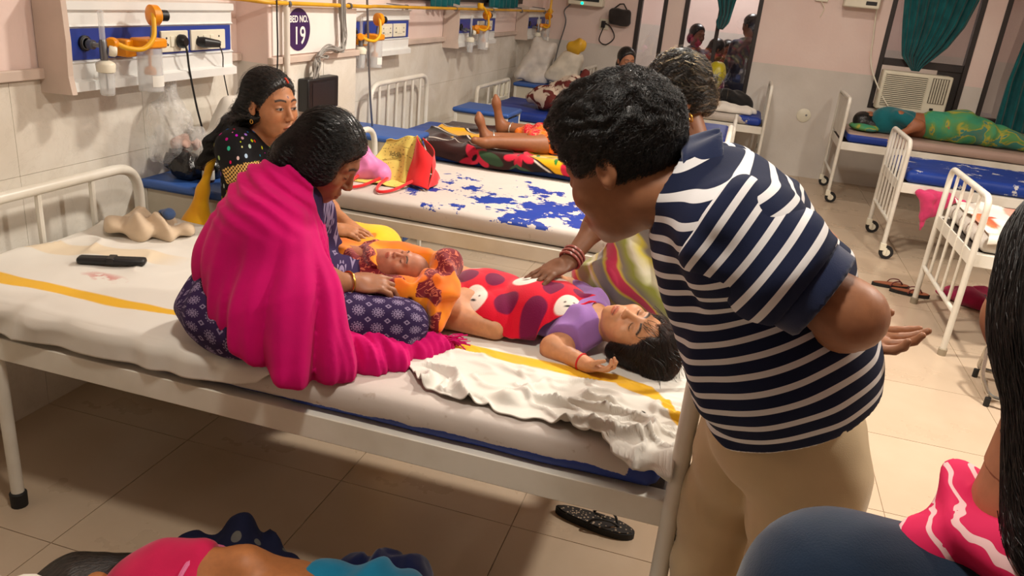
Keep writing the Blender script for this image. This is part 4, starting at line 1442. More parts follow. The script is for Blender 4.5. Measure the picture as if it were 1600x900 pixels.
swY = [('c', V(-.875, 1.95, .80), V(-1.03, 2.0, .80), .078, .065), ('c', V(-.90, 1.93, .79), V(-.80, 1.88, .80), .06, .042), ('c', V(-.80, 1.88, .80), V(-.70, 1.92, .80), .045, .045),
       ('c', V(-.70, 1.92, .80), V(-.705, 2.01, .85), .05, .036), ('c', V(-.705, 2.01, .85), V(-.80, 2.04, .85), .034, .03), ('c', V(-.80, 2.04, .84), V(-.93, 2.04, .82), .04, .05), ('c', V(-.78, 1.96, .79), V(-.72, 1.96, .80), .05, .05), ('c', V(-.69, 1.92, .79), V(-.685, 1.87, .72), .045, .02)]
def swad(p):
    d = blend(p, swY, .03)
    q = hY.loc(p)
    d = d + .008 * np.sin(vnoise(p, 9, 8) * 9 + p[:, 0] * 26 - p[:, 1] * 20) + .003 * vnoise(p, 40, 1)
    op = ell(q, (0, .05, -.015), (.090, .13, .125)) * hY.sc
    return smax(d, -op, .008)
lo, hi = bounds(swY, .04)
mar = lambda v: np.clip(.5 + 3.0 * vnoise(v, 11, 21, 2) - .55 + 9 * (np.abs(v[:, 0] + .70) < .035) * .12 + 2.2 * np.exp(-((v[:, 0] + .955) ** 2) / .0018) + 1.6 * np.exp(-((v[:, 0] + .70) ** 2 + (v[:, 1] - 1.93) ** 2 * .4) / .0014), 0, 1)
cloth('swaddle_cloth', rY, swad, lo, hi, .0055, M_ORG, {'mar': mar})

# ============================================================ woman in the black blouse and yellow sari
rB = empty('person', (-1.70, 2.66, .45), 'woman in a dark dotted blouse and yellow sari seated behind the pink shawled woman', 'person')
SK_B = rgb(186, 126, 86)
hB = Head((-1.635, 2.60, 1.128), (.955, -.30, -.05), (.05, .0, 1), 1.02, open_eyes=True)
wrB, elB = V(-1.36, 2.57, .70), V(-1.60, 2.45, .70)
w2B, e2B = V(-1.34, 2.66, .69), V(-1.58, 2.86, .70)
prB = [('e', V(-1.72, 2.66, .57), V(.16, .17, .12), None), ('c', V(-1.72, 2.66, .62), V(-1.72, 2.66, .88), .115, .125), ('c', V(-1.72, 2.51, .965), V(-1.72, 2.82, .965), .055, .055),
       ('c', V(-1.70, 2.645, .98), hB.pt(0, -.022, -.075), .056, .050)] + arm(V(-1.71, 2.49, .955), elB, wrB) + arm(V(-1.71, 2.83, .955), e2B, w2B)
hdB = hand_fn(wrB, (.94, .12, -.02), (-.05, -.2, .95), -1, curl=.22, sc=.95, thumb=.5)
hdB2 = hand_fn(w2B, (.86, -.35, -.08), (.0, .2, .95), 1, curl=.3, sc=.95)
def colB(v, c):
    q = hB.loc(v)
    w = np.clip(1 - ((q[:, 0] / .0045) ** 2 + ((q[:, 2] - .034) / .0045) ** 2), 0, 1)[:, None] * (q[:, 1:2] > .05)
    return c * (1 - np.clip(w * 3, 0, 1)) + V(.10, .006, .006) * np.clip(w * 3, 0, 1)
body(rB, prB, SK_B, hB, [hdB, hdB2], color=colB, hh=.0030)
def hairB(p):
    q = hB.loc(p)
    m = q.copy(); m[:, 0] = np.abs(m[:, 0])
    cap = ell(q, (0, -.018, .030), (.082, .104, .090))
    cap = smax(cap, (q[:, 1] - (.034 + .52 * q[:, 2])) * .87, .010)
    cap = smin(cap, ell(m, (.062, -.028, -.020), (.024, .042, .055)), .02)
    cap = smax(cap, -ell(m, (.082, .004, -.030), (.020, .022, .036)), .01)
    cap = smin(cap, ell(q, (0, -.085, -.06), (.062, .045, .085)), .04)
    a = V(-1.735, 2.61, 1.07); b = V(-1.775, 2.56, 1.01); c = V(-1.835, 2.52, .95); e = V(-1.87, 2.50, .88)
    cap = smin(cap, cone(p, a, b, .055, .045), .04)
    cap = smin(cap, cone(p, b, c, .045, .026), .03)
    cap = smin(cap, cone(p, c, e, .026, .010), .02)
    part = np.exp(-(q[:, 0] / .006) ** 2) * (q[:, 2] > .05) * (q[:, 1] > -.02)
    return cap + .003 * part + .005 * np.sin(p[:, 2] * 75 + 3 * vnoise(p, 12, 4)) * (p[:, 2] < 1.08) + .0015 * np.sin(np.arctan2(q[:, 0], q[:, 2]) * 40)
M_HAIRB = hairmat('wavy_black_hair', (.012, .010, .009), (.03, .026, .024), rough=.36, sc=(420, 30, 120))
ho = hair(rB, hB, hairB, V(-1.96, 2.40, .76), hB.c + .17, M_HAIRB, .0045, flow_back)
def tgB(p):
    q = hB.loc(p)
    a = to(hB.pt(-.03, -.13, -.09))(p)
    b = nrm(V(-.09, -.05, -.30))[None]
    w = np.clip((hB.c[2] - .05 - p[:, 2]) / .04, 0, 1)[:, None]
    return a * (1 - w) + b * w
fibres(rB, ho, hairB, tgB, 9000, 11, .010, .003, .00045, FIB_K, .12)
fibres(rB, ho, hairB, tgB, 600, 13, .010, .010, .0003, FIB_K, .35, seed=9)
# vermilion in the parting
vv = [hB.pt(dx, .083 - .022 * t - .06 * t * t, .082 + .040 * t) for t in np.linspace(0, .38, 8) for dx in (-.003, .003)]
o = mk('vermilion', vv, [(2 * i, 2 * i + 1, 2 * i + 3, 2 * i + 2) for i in range(7)], plain('vermilion_powder', rgb(196, 52, 26), .9, var=.1), rB)
s = o.modifiers.new('t', 'SOLIDIFY'); s.thickness = .005; s.offset = 0
# blouse
M_BLOU = Mt('black_dotted_blouse', (.012, .012, .014), .8, spec=.25)
_p = M_BLOU.obj()
_d, _dc = M_BLOU.vor(44, M_BLOU.scale(_p, (1, 1, .62)), rnd=.75)
_hsv = M_BLOU.nt.nodes.new('ShaderNodeHueSaturation'); _hsv.inputs['Saturation'].default_value = 1.5; _hsv.inputs['Value'].default_value = .85
M_BLOU.nt.links.new(_dc, _hsv.inputs['Color'])
_g = M_BLOU.attr('gold')
_x, _y, _z = M_BLOU.xyz(_p)
_chk = ((_z * 420.).sin() * ((_x + _y) * 420.).sin()).gt(-.05)
_gc = M_BLOU.mix(_chk, rgb(70, 44, 16), rgb(222, 180, 104))
_b = M_BLOU.mix(_d.lt(.24), rgb(20, 20, 24), _hsv.outputs[0])
M_BLOU.col(M_BLOU.mix(_g.gt(.5), _b, _gc))
sA, sA2 = V(-1.71, 2.49, .955), V(-1.71, 2.83, .955)
sD, sD2 = nrm(elB - sA), nrm(e2B - sA2)
blB = [('c', V(-1.735, 2.66, .66), V(-1.72, 2.66, .88), .140, .148), ('c', V(-1.72, 2.52, .955), V(-1.72, 2.80, .955), .074, .074), ('c', sA, sA + sD * .12, .074, .066), ('c', sA2, sA2 + sD2 * .12, .074, .066)]
def blouse(p):
    d = blend(p, blB, .04) + .003 * vnoise(p, 16, 3)
    d = smax(d, -ell(p, (-1.63, 2.645, 1.06), (.12, .10, .12)), .006)
    d = smax(d, .655 - p[:, 2], .004)
    near = p[:, 1] < 2.62
    t = np.where(near, (p - sA) @ sD, (p - sA2) @ sD2)
    arm_ = np.minimum(cone(p, sA, elB, .12, .12), cone(p, sA2, e2B, .12, .12)) < .02
    return np.where(arm_ & (t > .0), np.maximum(d, t - .108), d)
lo, hi = bounds(blB, .03)
def goldB(v):
    near = v[:, 1] < 2.62
    t = np.where(near, (v - sA) @ sD, (v - sA2) @ sD2)
    r = np.where(near, cone(v, sA, elB, .07, .062), cone(v, sA2, e2B, .07, .062))
    return (((t > .058) & (r < .016) & (t < .13)) | (v[:, 2] < .69)).astype(float)
cloth('blouse', rB, blouse, lo, hi, .0065, M_BLOU, {'gold': goldB})
# sari
M_YEL = Mt('yellow_sari_cloth', rgb(240, 178, 10), .7, spec=.3)
_n = M_YEL.noise(5, detail=4)
_c = M_YEL.mix(_n.step(.3, .7), rgb(226, 152, 8), rgb(250, 200, 20))
M_YEL.col(M_YEL.mix(M_YEL.noise(11, detail=2, dist=.5).step(.66, .70) * .8, _c, rgb(238, 110, 30)))
M_YEL.set('Sheen Weight', .3)
saB = [('e', V(-1.72, 2.66, .56), V(.185, .19, .135), None), ('c', V(-1.68, 2.60, .57), V(-1.24, 2.585, .595), .115, .085), ('c', V(-1.68, 2.74, .57), V(-1.26, 2.76, .585), .115, .085), ('c', V(-1.24, 2.585, .58), V(-1.20, 2.62, .10), .09, .12), ('c', V(-1.26, 2.76, .58), V(-1.22, 2.74, .10), .09, .12),
       ('c', V(-1.915, 2.56, .76), V(-1.93, 2.53, .62), .02, .055), ('c', V(-1.93, 2.53, .62), V(-1.93, 2.51, .46), .055, .08), ('c', V(-1.84, 2.58, 1.0), V(-1.915, 2.56, .76), .010, .02), ('c', V(-1.72, 2.80, 1.03), V(-1.84, 2.58, 1.0), .012, .012)]
def sari(p):
    d = blend(p, saB, .035)
    ang = np.arctan2(p[:, 1] - 2.66, p[:, 0] + 1.6)
    return smax(d + .010 * np.sin(ang * 16 + 4 * vnoise(p, 5, 2)) * np.clip((.72 - p[:, 2]) * 6, 0.25, 1) * (p[:, 2] < .9), .012 - p[:, 2], .01)
lo, hi = bounds(saB, .03)
cloth('sari', rB, sari, lo, hi, .010, M_YEL)
MB().tube(spline([(-1.70, 2.555, .995), (-1.645, 2.575, .965), (-1.59, 2.62, .925), (-1.582, 2.66, .91), (-1.60, 2.71, .93), (-1.66, 2.74, .975)], 6), .0032, 6).build('necklace', M_GOLD, rB)
ring(rB, 'earring', hB.pt(-.082, -.004, -.066), hB.fr[0], .007, .0016, M_GOLD, 16)
ring(rB, 'bangle', wrB - nrm(wrB - elB) * .02, wrB - elB, .030, .003, M_GOLD)
# stool that carries her
e = empty('stool', (-1.71, 2.66, 0), 'low metal stool under the woman in the yellow sari', 'stool')
MB().lathe([(.16, .41), (.165, .415), (.165, .43), (.15, .436)], (-1.71, 2.66, 0), n=24).build('seat', M_BEDW, e)
for k in range(4):
    a = k * math.pi / 2 + .6
    MB().tube([(-1.71 + .12 * math.cos(a), 2.66 + .12 * math.sin(a), .41), (-1.71 + .16 * math.cos(a), 2.66 + .16 * math.sin(a), 0)], .011, 8).build('leg', M_BEDW, e)

# ============================================================ child asleep under the red blanket
rC = empty('person', (-.36, 2.08, BEDZ), 'sleeping child in a lilac T-shirt with dark hair on the nearest bed', 'person')
SK_C = rgb(206, 148, 108)
hC = Head((-0.145, 2.005, .752), (-.10, -.50, .86), (.94, -.30, .02), .84, plump=1.12)
wrC, elC = V(-0.255, 1.895, .690), V(-0.365, 1.955, .690)
knC = V(-.76, 1.975, .725)
prC = [('e', V(-0.41, 2.11, .725), V(.15, .10, .065), None), ('e', V(-0.59, 2.13, .72), V(.10, .090, .062), None), ('c', V(-0.295, 2.04, .73), V(-0.3, 2.18, .735), .045, .045), ('c', V(-0.28, 2.09, .745), hC.pt(0, -.02, -.07), .040, .038),
       ('c', V(-0.295, 2.03, .725), elC, .040, .030), ('c', elC, wrC, .031, .020),
       ('c', V(-0.35, 2.21, .735), V(-0.4, 2.27, .75), .038, .030), ('c', V(-0.4, 2.27, .75), V(-0.44, 2.17, .815), .030, .022),
       ('c', V(-0.61, 2.07, .72), knC, .062, .050), ('c', knC, V(-0.54, 1.985, .700), .046, .034), ('c', V(-0.62, 2.17, .72), V(-0.8, 2.20, .75), .06, .045)]
hdC = hand_fn(wrC, (.80, -.30, .10), (-.1, -.3, -.95), -1, curl=.52, sc=.66, thumb=.6)
body(rC, prC, SK_C, hC, [hdC], h=.010, hh=.0028, hd=.0024, k=.03)
def hairC(p):
    q = hC.loc(p)
    m = q.copy(); m[:, 0] = np.abs(m[:, 0])
    cap = ell(q, (0, -.026, .034), (.088, .106, .096))
    cap = smax(cap, (q[:, 1] - (.030 + .46 * q[:, 2]) + .008 * np.sin(q[:, 0] * 110)) * .87, .008)
    cap = smin(cap, ell(m, (.066, -.022, -.012), (.026, .05, .06)), .02)
    cap = smin(cap, ell(q, (.03, -.05, .085), (.075, .06, .06)), .03)
    d = cap * hC.sc + .004 * vnoise(p, 45, 2, 2)
    return smax(d, (BEDZ + .004) - p[:, 2], .01)
M_HAIRC = hairmat('child_dark_hair', (.016, .012, .010), (.04, .03, .024), rough=.42, sc=(300, 30, 120))
ho = hair(rC, hC, hairC, hC.c - .18, hC.c + .20, M_HAIRC, .004, lambda q: np.stack([np.arctan2(q[:, 0], q[:, 1] + .05) * .09, q[:, 2], q[:, 1]], 1))
def tgC(p):
    q = hC.loc(p)
    r = q - V(0, .02, .06)
    r = r + V(0, -.02, .0)
    w = r @ hC.fr
    w = w / (np.linalg.norm(w, axis=1)[:, None] + 1e-6) + V(0, 0, -.25)
    return w + nrm(V(.5, -.5, -.4)) * .4
fibres(rC, ho, hairC, tgC, 7000, 9, .0085, .003, .0004, FIB_B, .25, rise=.0007)
st = []
for k in range(60):
    r1 = random.Random(k)
    a = r1.uniform(-1.5, 1.5)
    b0 = hC.pt(.085 * math.sin(a), -.02 + r1.uniform(-.05, .06), .07 + .05 * math.cos(a))
    d0 = (hC.fr[2] * r1.uniform(.02, .06) + hC.fr[0] * math.sin(a) * r1.uniform(.01, .05) + V(0, 0, -.01)) * 1.0
    p2 = b0 + d0 + V(r1.uniform(-.01, .01), r1.uniform(-.02, .01), -.01)
    p2[2] = max(p2[2], BEDZ + .003)
    st.append(spline([b0, b0 + d0 * .6 + V(0, 0, .006), p2], 3))
for k in range(14):
    r1 = random.Random(900 + k)
    x = r1.uniform(-.06, .06)
    st.append(spline([hC.pt(x, .055, .085), hC.pt(x * 1.1 + r1.uniform(-.01, .01), .083, .058), hC.pt(x * 1.15 + r1.uniform(-.015, .015), .091, .030 + r1.uniform(-.006, .012))], 3))
strands(rC, st, .0006, M_HAIRK)
M_LIL = clothmat('lilac_jersey', rgb(150, 108, 178), .85, .12)
tsC = [('e', V(-0.4, 2.11, .728), V(.155, .105, .07), None), ('c', V(-0.305, 2.04, .735), V(-0.31, 2.18, .74), .058, .058), ('c', V(-0.3, 2.03, .728), V(-0.34, 1.97, .70), .054, .052), ('c', V(-0.32, 2.20, .735), V(-0.36, 2.25, .745), .05, .046)]
def tee(p):
    d = blend(p, tsC, .03) + .005 * np.sin(vnoise(p, 12, 3) * 8 + p[:, 0] * 30) * .7
    d = smax(d, -cone(p, (-.275, 2.08, .755), (-.19, 2.04, .78), .038, .05), .004)
    d = smax(d, (1.975 - p[:, 1] - (p[:, 0] + .34) * .2) * .9 - .006, .002)
    return smax(d, BEDZ + .001 - p[:, 2], .006)
lo, hi = bounds(tsC, .02)
cloth('t_shirt', rC, tee, lo, hi, .005, M_LIL)
M_NAVY0 = clothmat('dark_shorts_cloth', rgb(20, 20, 28), .85, .2)
shC = [('c', V(-0.58, 2.08, .71), V(-0.56, 2.0, .695), .060, .036), ('e', V(-0.59, 2.13, .715), V(.105, .09, .062), None)]
lo, hi = bounds(shC, .02)
cloth('shorts', rC, lambda p: smax(blend(p, shC, .03) + .004 * vnoise(p, 18, 2), BEDZ + .001 - p[:, 2], .006), lo, hi, .007, M_NAVY0)
ring(rC, 'thread_bracelet', wrC - nrm(wrC - elC) * .022, wrC - elC, .0225, .0028, plain('red_thread', rgb(200, 30, 30), .8, var=.1), 18)

# ============================================================ grey haired woman in the striped sari, by the child
rE = empty('person', (-.10, 2.45, BEDZ), 'grey haired woman in a multicoloured striped sari reaching over the sleeping child', 'person')
SK_E = rgb(140, 92, 64)
hE = Head((-.205, 2.64, 1.335), (-.76, -.42, -.42), (-.33, -.20, .92), .98)
wrE, elE = V(-.395, 2.185, .862), V(-.325, 2.38, .99)
prE = [('e', V(-.03, 2.42, .76), V(.15, .14, .10), None), ('c', V(-.03, 2.44, .80), V(-.07, 2.58, 1.04), .12, .125), ('c', V(-.13, 2.46, 1.11), V(-.05, 2.78, 1.12), .06, .06), ('c', V(-.09, 2.63, 1.13), hE.pt(0, -.02, -.075), .055, .048)]
prE += arm(V(-.16, 2.45, 1.10), elE, wrE, .95) + arm(V(-.04, 2.80, 1.10), V(-.2, 2.86, .92), V(-.32, 2.62, .84), .95)
hdE = hand_fn(wrE, (-.58, -.70, -.28), (-.2, -.25, .93), 1, curl=.14, sc=.98, spread=.2, thumb=.3)
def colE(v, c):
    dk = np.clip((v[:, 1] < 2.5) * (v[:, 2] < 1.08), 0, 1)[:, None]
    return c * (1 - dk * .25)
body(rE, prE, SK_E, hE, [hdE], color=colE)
def hairE(p):
    q = hE.loc(p)
    m = q.copy(); m[:, 0] = np.abs(m[:, 0])
    cap = ell(q, (0, -.018, .034), (.088, .112, .096))
    cap = smax(cap, (q[:, 1] - (.040 + .50 * q[:, 2])) * .87, .012)
    cap = smin(cap, ell(m, (.058, -.035, -.012), (.028, .045, .055)), .02)
    cap = smin(cap, ell(q, (0, -.085, -.055), (.055, .045, .055)), .03)
    th = np.arctan2(q[:, 0], q[:, 2] + .02)
    return cap + .003 * np.sin(th * 30 + 6 * vnoise(p, 20, 3)) + .003 * vnoise(p, 30, 6)
M_HAIRE = hairmat('greying_hair', (.016, .014, .012), (.05, .046, .042), rough=.42, sc=(330, 26, 120))
ho = hair(rE, hE, hairE, hE.c - .19, hE.c + .17, M_HAIRE, .0045, flow_back)
fibres(rE, ho, hairE, to(hE.pt(0, -.15, -.11)), 9000, 11, .009, .004, .0005, FIB_K, .14)
fibres(rE, ho, hairE, to(hE.pt(0, -.15, -.11)), 240, 12, .009, .012, .0003, FIB_G, .4, seed=7)
fibres(rE, ho, hairE, to(hE.pt(0, -.15, -.11)), 450, 11, .009, .006, .0005, FIB_G, .18, seed=4)
ring(rE, 'earring', hE.pt(.083, -.002, -.070), hE.fr[1], .015, .0022, M_GOLD, 18)
MB().tube(spline([(-.13, 2.545, 1.165), (-.165, 2.56, 1.12), (-.19, 2.58, 1.06)], 5), .003, 6).build('neck_cord', plain('maroon_cord', rgb(110, 24, 24), .8, var=.1), rE)
M_GLB = plain('maroon_glass', rgb(150, 84, 76), .25, var=.1)
for k in range(3):
    ring(rE, 'bangle', wrE - nrm(wrE - elE) * (.012 + .013 * k), wrE - elE, .033, .0042, M_GLB, 22)
M_STR = Mt('striped_sari_cloth', (.5, .4, .4), .75, spec=.25)
_p = M_STR.attr('pat', True)
_nz = M_STR.noise(5, _p, detail=3)
_a, _b, _c2 = M_STR.xyz(_p)
_w = (_a * 5.2 + (_nz - .5) * .9).fract()
_col = M_STR.ramp(_w, [(0, rgb(132, 124, 116)), (.20, rgb(120, 116, 112)), (.25, rgb(196, 176, 54)), (.30, rgb(190, 44, 84)), (.46, rgb(206, 60, 92)), (.50, rgb(222, 196, 80)), (.56, rgb(140, 132, 122)), (.72, rgb(156, 162, 70)), (.80, rgb(222, 216, 190)), (.90, rgb(206, 190, 70)), (.95, rgb(132, 124, 116))])
M_STR.col(_col)
M_STR.set('Sheen Weight', .4)
saE = [('e', V(-.02, 2.42, .755), V(.19, .165, .115), None), ('c', V(-.10, 2.36, .76), V(-.33, 2.40, .745), .115, .085), ('c', V(-.06, 2.5, .76), V(-.28, 2.62, .72), .12, .09), ('c', V(-.28, 2.62, .70), V(-.26, 2.66, .12), .09, .12),
       ('c', V(-.03, 2.44, .82), V(-.07, 2.58, 1.03), .15, .15), ('c', V(-.12, 2.49, 1.095), V(-.05, 2.76, 1.10), .078, .078), ('c', V(-.15, 2.44, 1.10), V(-.23, 2.41, 1.05), .062, .055), ('c', V(-.14, 2.43, 1.08), V(-.24, 2.34, .80), .055, .10), ('c', V(.0, 2.38, .80), V(-.02, 2.22, .70), .10, .05), ('c', V(-.19, 2.52, .80), V(-.20, 2.48, .98), .12, .09)]
def sariE(p):
    d = blend(p, saE, .05)
    d = d + .009 * np.sin((p[:, 0] * .8 + p[:, 1] * .6 + p[:, 2] * .5) * 60 + 4 * vnoise(p, 5, 7)) * .8
    d = smax(d, -cone(p, (-.10, 2.62, 1.18), (-.19, 2.60, 1.22), .062, .09), .006)
    inb = (p[:, 1] < 2.478) & (p[:, 2] < .70)
    return np.where(inb, np.maximum(d, BEDZ + .002 - p[:, 2]), smax(d, .012 - p[:, 2], .01))
lo, hi = bounds(saE, .04)
patE = lambda v: np.stack([v[:, 0] * .75 - v[:, 1] * .2 + v[:, 2] * .85, v[:, 1], v[:, 2]], 1)
cloth('sari', rE, sariE, lo, hi, .009, M_STR, {'pat': patE})
# ============================================================ man in the striped polo shirt, bending over the bed foot
rF = empty('person', (.20, 1.42, 0), 'man in a navy and white striped polo shirt and beige trousers leaning over the bed', 'person')
SK_F = rgb(160, 108, 76)
hF = Head((-.183, 1.41, 1.333), (-.78, .30, -.55), (-.46, .16, .87), 1.08, plump=1.08)
shL, elF, wrF = V(.030, 1.235, 1.275), V(.218, 1.20, 1.192), V(.232, 1.42, 1.080)
shR, elR, wrR = V(.0, 1.58, 1.275), V(.20, 1.68, 1.15), V(.24, 1.56, 1.02)
prF = [('e', V(.20, 1.42, .85), V(.12, .13, .10), None), ('c', V(.19, 1.41, .95), V(.06, 1.40, 1.18), .10, .11), ('c', V(.02, 1.26, 1.27), V(-.01, 1.55, 1.27), .065, .065),
       ('c', V(-.005, 1.405, 1.285), hF.pt(0, -.025, -.07), .068, .060), ('c', V(.24, 1.38, .80), V(.27, 1.41, .45), .08, .06), ('c', V(.15, 1.51, .80), V(.125, 1.55, .45), .08, .06), ('c', V(.27, 1.41, .45), V(.28, 1.41, .08), .055, .04), ('c', V(.125, 1.55, .45), V(.14, 1.555, .08), .055, .04)]
prF += [('c', shL, elF, .058, .043), ('c', elF, elF * .7 + wrF * .3, .043, .040), ('c', elF * .7 + wrF * .3, wrF, .040, .027)]
prF += [('c', shR, elR, .058, .048), ('c', elR, wrR, .046, .027)]
prF += [('c', V(.30, 1.41, .035), V(.09, 1.39, .03), .038, .03), ('c', V(.16, 1.555, .035), V(-.05, 1.59, .03), .038, .03)]
hdF = hand_fn(wrF + V(.0, 0, 0), (.94, -.06, .05), (.15, .25, -.95), 1, curl=.16, sc=1.0, spread=.25, thumb=.2, curls=[.08, .2, .3, .38])
body(rF, prF, SK_F, hF, [hdF], hh=.0036)
def hairF(p):
    q = hF.loc(p)
    m = q.copy(); m[:, 0] = np.abs(m[:, 0])
    cap = ell(q, (0, -.016, .040), (.088, .110, .098))
    cap = smin(cap, ell(q, (0, .035, .085), (.066, .060, .045)), .03)
    front = (q[:, 1] - (.052 + .42 * q[:, 2])) * .9
    cap = smax(cap, front, .014)
    # nape line and cut-out around the ear
    cap = smax(cap, (-.062 - q[:, 2] + .25 * np.clip(q[:, 1] + .06, 0, .2)) * .9, .014)
    cap = smax(cap, -ell(m, (.09, .018, -.045), (.035, .050, .052)), .012)
    cl = vnoise(p, 42, 5, 2)
    wv = np.sin(np.arctan2(q[:, 0], q[:, 2]) * 14 + 5 * vnoise(p, 24, 8))
    top = np.clip((q[:, 2] + .01) * 14, .15, 1)
    return cap * hF.sc + top * (.0050 * cl + .0028 * wv)
M_HAIRF = hairmat('wavy_short_hair', (.011, .010, .010), (.045, .044, .044), rough=.36, sc=(150, 90, 150))
ho = hair(rF, hF, hairF, hF.c - .20, hF.c + .20, M_HAIRF, .0042, lambda q: np.stack([q[:, 0] + .03 * np.sin(q[:, 1] * 60), q[:, 1] + .02 * np.sin(q[:, 2] * 70), q[:, 2]], 1))
def tgF(p):
    q = hF.loc(p)
    r = q - V(.01, -.055, .085)
    w = r @ hF.fr
    return w / (np.linalg.norm(w, axis=1)[:, None] + 1e-6) + hF.fr[1] * .35
fibres(rF, ho, hairF, tgF, 12000, 7, .0075, .003, .00048, FIB_K, .55, rise=.0007)
# polo shirt
NAVY, OFFW = rgb(26, 34, 62), rgb(226, 226, 228)
M_POLO = Mt('navy_white_striped_pique', NAVY, .85, spec=.2)
_u = M_POLO.attr('u')
_s = ((_u / .0315).fract() - .5).abs().step(.178, .162)
M_POLO.col(M_POLO.mix(_s, M_POLO.mix(M_POLO.noise(9, detail=4), rgb(20, 27, 50), rgb(32, 41, 72)), OFFW))
M_POLO.bump(M_POLO.noise(600, detail=1), .25, .001)
M_NAVY = clothmat('navy_rib_knit', rgb(30, 42, 76), .85, .1)
toF = [('c', V(.212, 1.40, .90), V(.17, 1.40, 1.0), .140, .150), ('c', V(.17, 1.40, 1.0), V(.095, 1.395, 1.13), .150, .150), ('c', V(.10, 1.395, 1.13), V(.03, 1.395, 1.22), .150, .130), ('c', V(.04, 1.26, 1.262), V(.0, 1.55, 1.262), .092, .088), ('c', V(.03, 1.40, 1.24), V(-.02, 1.405, 1.285), .12, .088), ('c', V(.045, 1.25, 1.265), V(.0, 1.36, 1.285), .085, .085), ('e', V(.14, 1.37, 1.02), V(.135, .15, .125), None)]
axF = nrm(V(-.05, 1.40, 1.30) - V(.21, 1.41, .86))
hemn = nrm(V(-.50, 0.02, .86))
def shirt(p):
    d = blend(p, toF, .06)
    d = d + .005 * np.sin(vnoise(p * V(1, 1, 1.6), 6, 3) * 6 + (p[:, 2] - p[:, 0]) * 22) * .8 + .0025 * vnoise(p, 20, 5)
    hem = (V(.205, 1.41, .928) - p) @ hemn + .02 * np.clip((p[:, 0] - .24) * 4, 0, 1)
    d = smax(d, hem, .004)
    # side vent
    vent = np.maximum(np.abs((p[:, 0] - .275) + .25 * (p[:, 2] - .92)) - .014 * np.clip((.985 - p[:, 2]) / .06, 0, 1), (p[:, 1] - 1.33))
    vent = np.maximum(vent, p[:, 2] - .985)
    d = np.maximum(d, -vent)
    d = smax(d, -cone(p, V(-.02, 1.405, 1.31), hF.pt(0, -.02, -.06), .062, .075), .004)
    return d
lo, hi = bounds(toF, .03)
uF = lambda v: (v - V(.21, 1.41, .86)) @ axF + .05 * np.clip((v[:, 0] - .1), -.2, .3) ** 2 + .008 * vnoise(v, 5, 4) + .014
sF = cloth('shirt', rF, shirt, lo, hi, .0055, M_POLO, {'u': uF})
aX = nrm(elF - shL)
slF = [('c', shL + V(-.01, .01, .005), shL + aX * .08, .088, .080), ('c', shL + aX * .08, shL + aX * .17, .080, .074)]
def sleeve(p):
    d = blend(p, slF, .05) + .004 * np.sin(vnoise(p, 9, 3) * 7 + (p @ aX) * 40)
    t = (p - shL) @ aX
    return smax(smax(d, t - .128, .003), -.055 - t, .02)
lo, hi = bounds(slF, .02)
cloth('sleeve', sF, sleeve, lo, hi, .0055, M_POLO, {'u': lambda v: ((v - shL) @ aX) + .010 + .008 * vnoise(v, 7, 4)})
cuff = [('c', shL + aX * .115, shL + aX * .162, .0765, .0725)]
lo, hi = bounds(cuff, .02)
cloth('sleeve_cuff', sF, lambda p: np.maximum(np.maximum(blend(p, cuff, .01) + .003 * vnoise(p, 12, 3), ((p - shL) @ aX) - .163), .123 - ((p - shL) @ aX)), lo, hi, .0055, M_NAVY)
aR = nrm(elR - shR)
slR = [('c', shR, shR + aR * .17, .088, .074)]
lo, hi = bounds(slR, .02)
cloth('sleeve', sF, lambda p: smax(blend(p, slR, .05), ((p - shR) @ aR) - .17, .003), lo, hi, .008, M_POLO, {'u': lambda v: (v - shR) @ aR})
# collar
nb = V(-.012, 1.404, 1.298)
nd = nrm(hF.pt(0, -.025, -.07) - nb)
def collar(p):
    a, b = nb - nd * .01, nb + nd * .10
    t = (p - nb) @ nd
    ax = nb + t[:, None] * nd
    r = np.sqrt(((p - ax) ** 2).sum(1))
    rr = .103 - .30 * np.clip(t, -.02, .1) + .004 * np.sin(np.arctan2(p[:, 1] - 1.4, p[:, 0]) * 5)
    d = np.abs(r - rr) - .0075
    d = np.maximum(d, t - .062)
    d = np.maximum(d, -.004 - t)
    gap = np.maximum(.05 + (p - nb) @ V(.95, .12, .2), np.abs((p - nb) @ V(-.12, .98, 0)) - .010 - .35 * np.clip(.08 - t, 0, .1))
    return np.maximum(d, -gap)
cloth('collar', sF, collar, nb - .16, nb + .16, .0045, M_NAVY)
# trousers
M_BEIGE = clothmat('beige_twill', rgb(206, 184, 146), .8, .06)
trF = [('e', V(.195, 1.42, .87), V(.145, .155, .13), None), ('c', V(.245, 1.375, .82), V(.275, 1.405, .60), .112, .094), ('c', V(.275, 1.405, .60), V(.27, 1.41, .10), .094, .08), ('c', V(.15, 1.50, .82), V(.125, 1.545, .60), .108, .088), ('c', V(.125, 1.545, .60), V(.13, 1.555, .10), .088, .08)]
def trous(p):
    d = blend(p, trF, .018)
    w = np.clip((.80 - p[:, 2]) * 6, .2, 1)
    d = d + w * .009 * np.sin(p[:, 2] * 55 + p[:, 0] * 22 + 6 * vnoise(p, 6, 3)) * vnoise(p, 4, 8) * 1.6 + .002 * vnoise(p, 24, 3)
    return np.maximum(np.maximum(d, .075 - p[:, 2]), p[:, 2] - .99)
lo, hi = bounds(trF, .03)
tF = cloth('trousers', rF, trous, lo, hi, .0085, M_BEIGE)

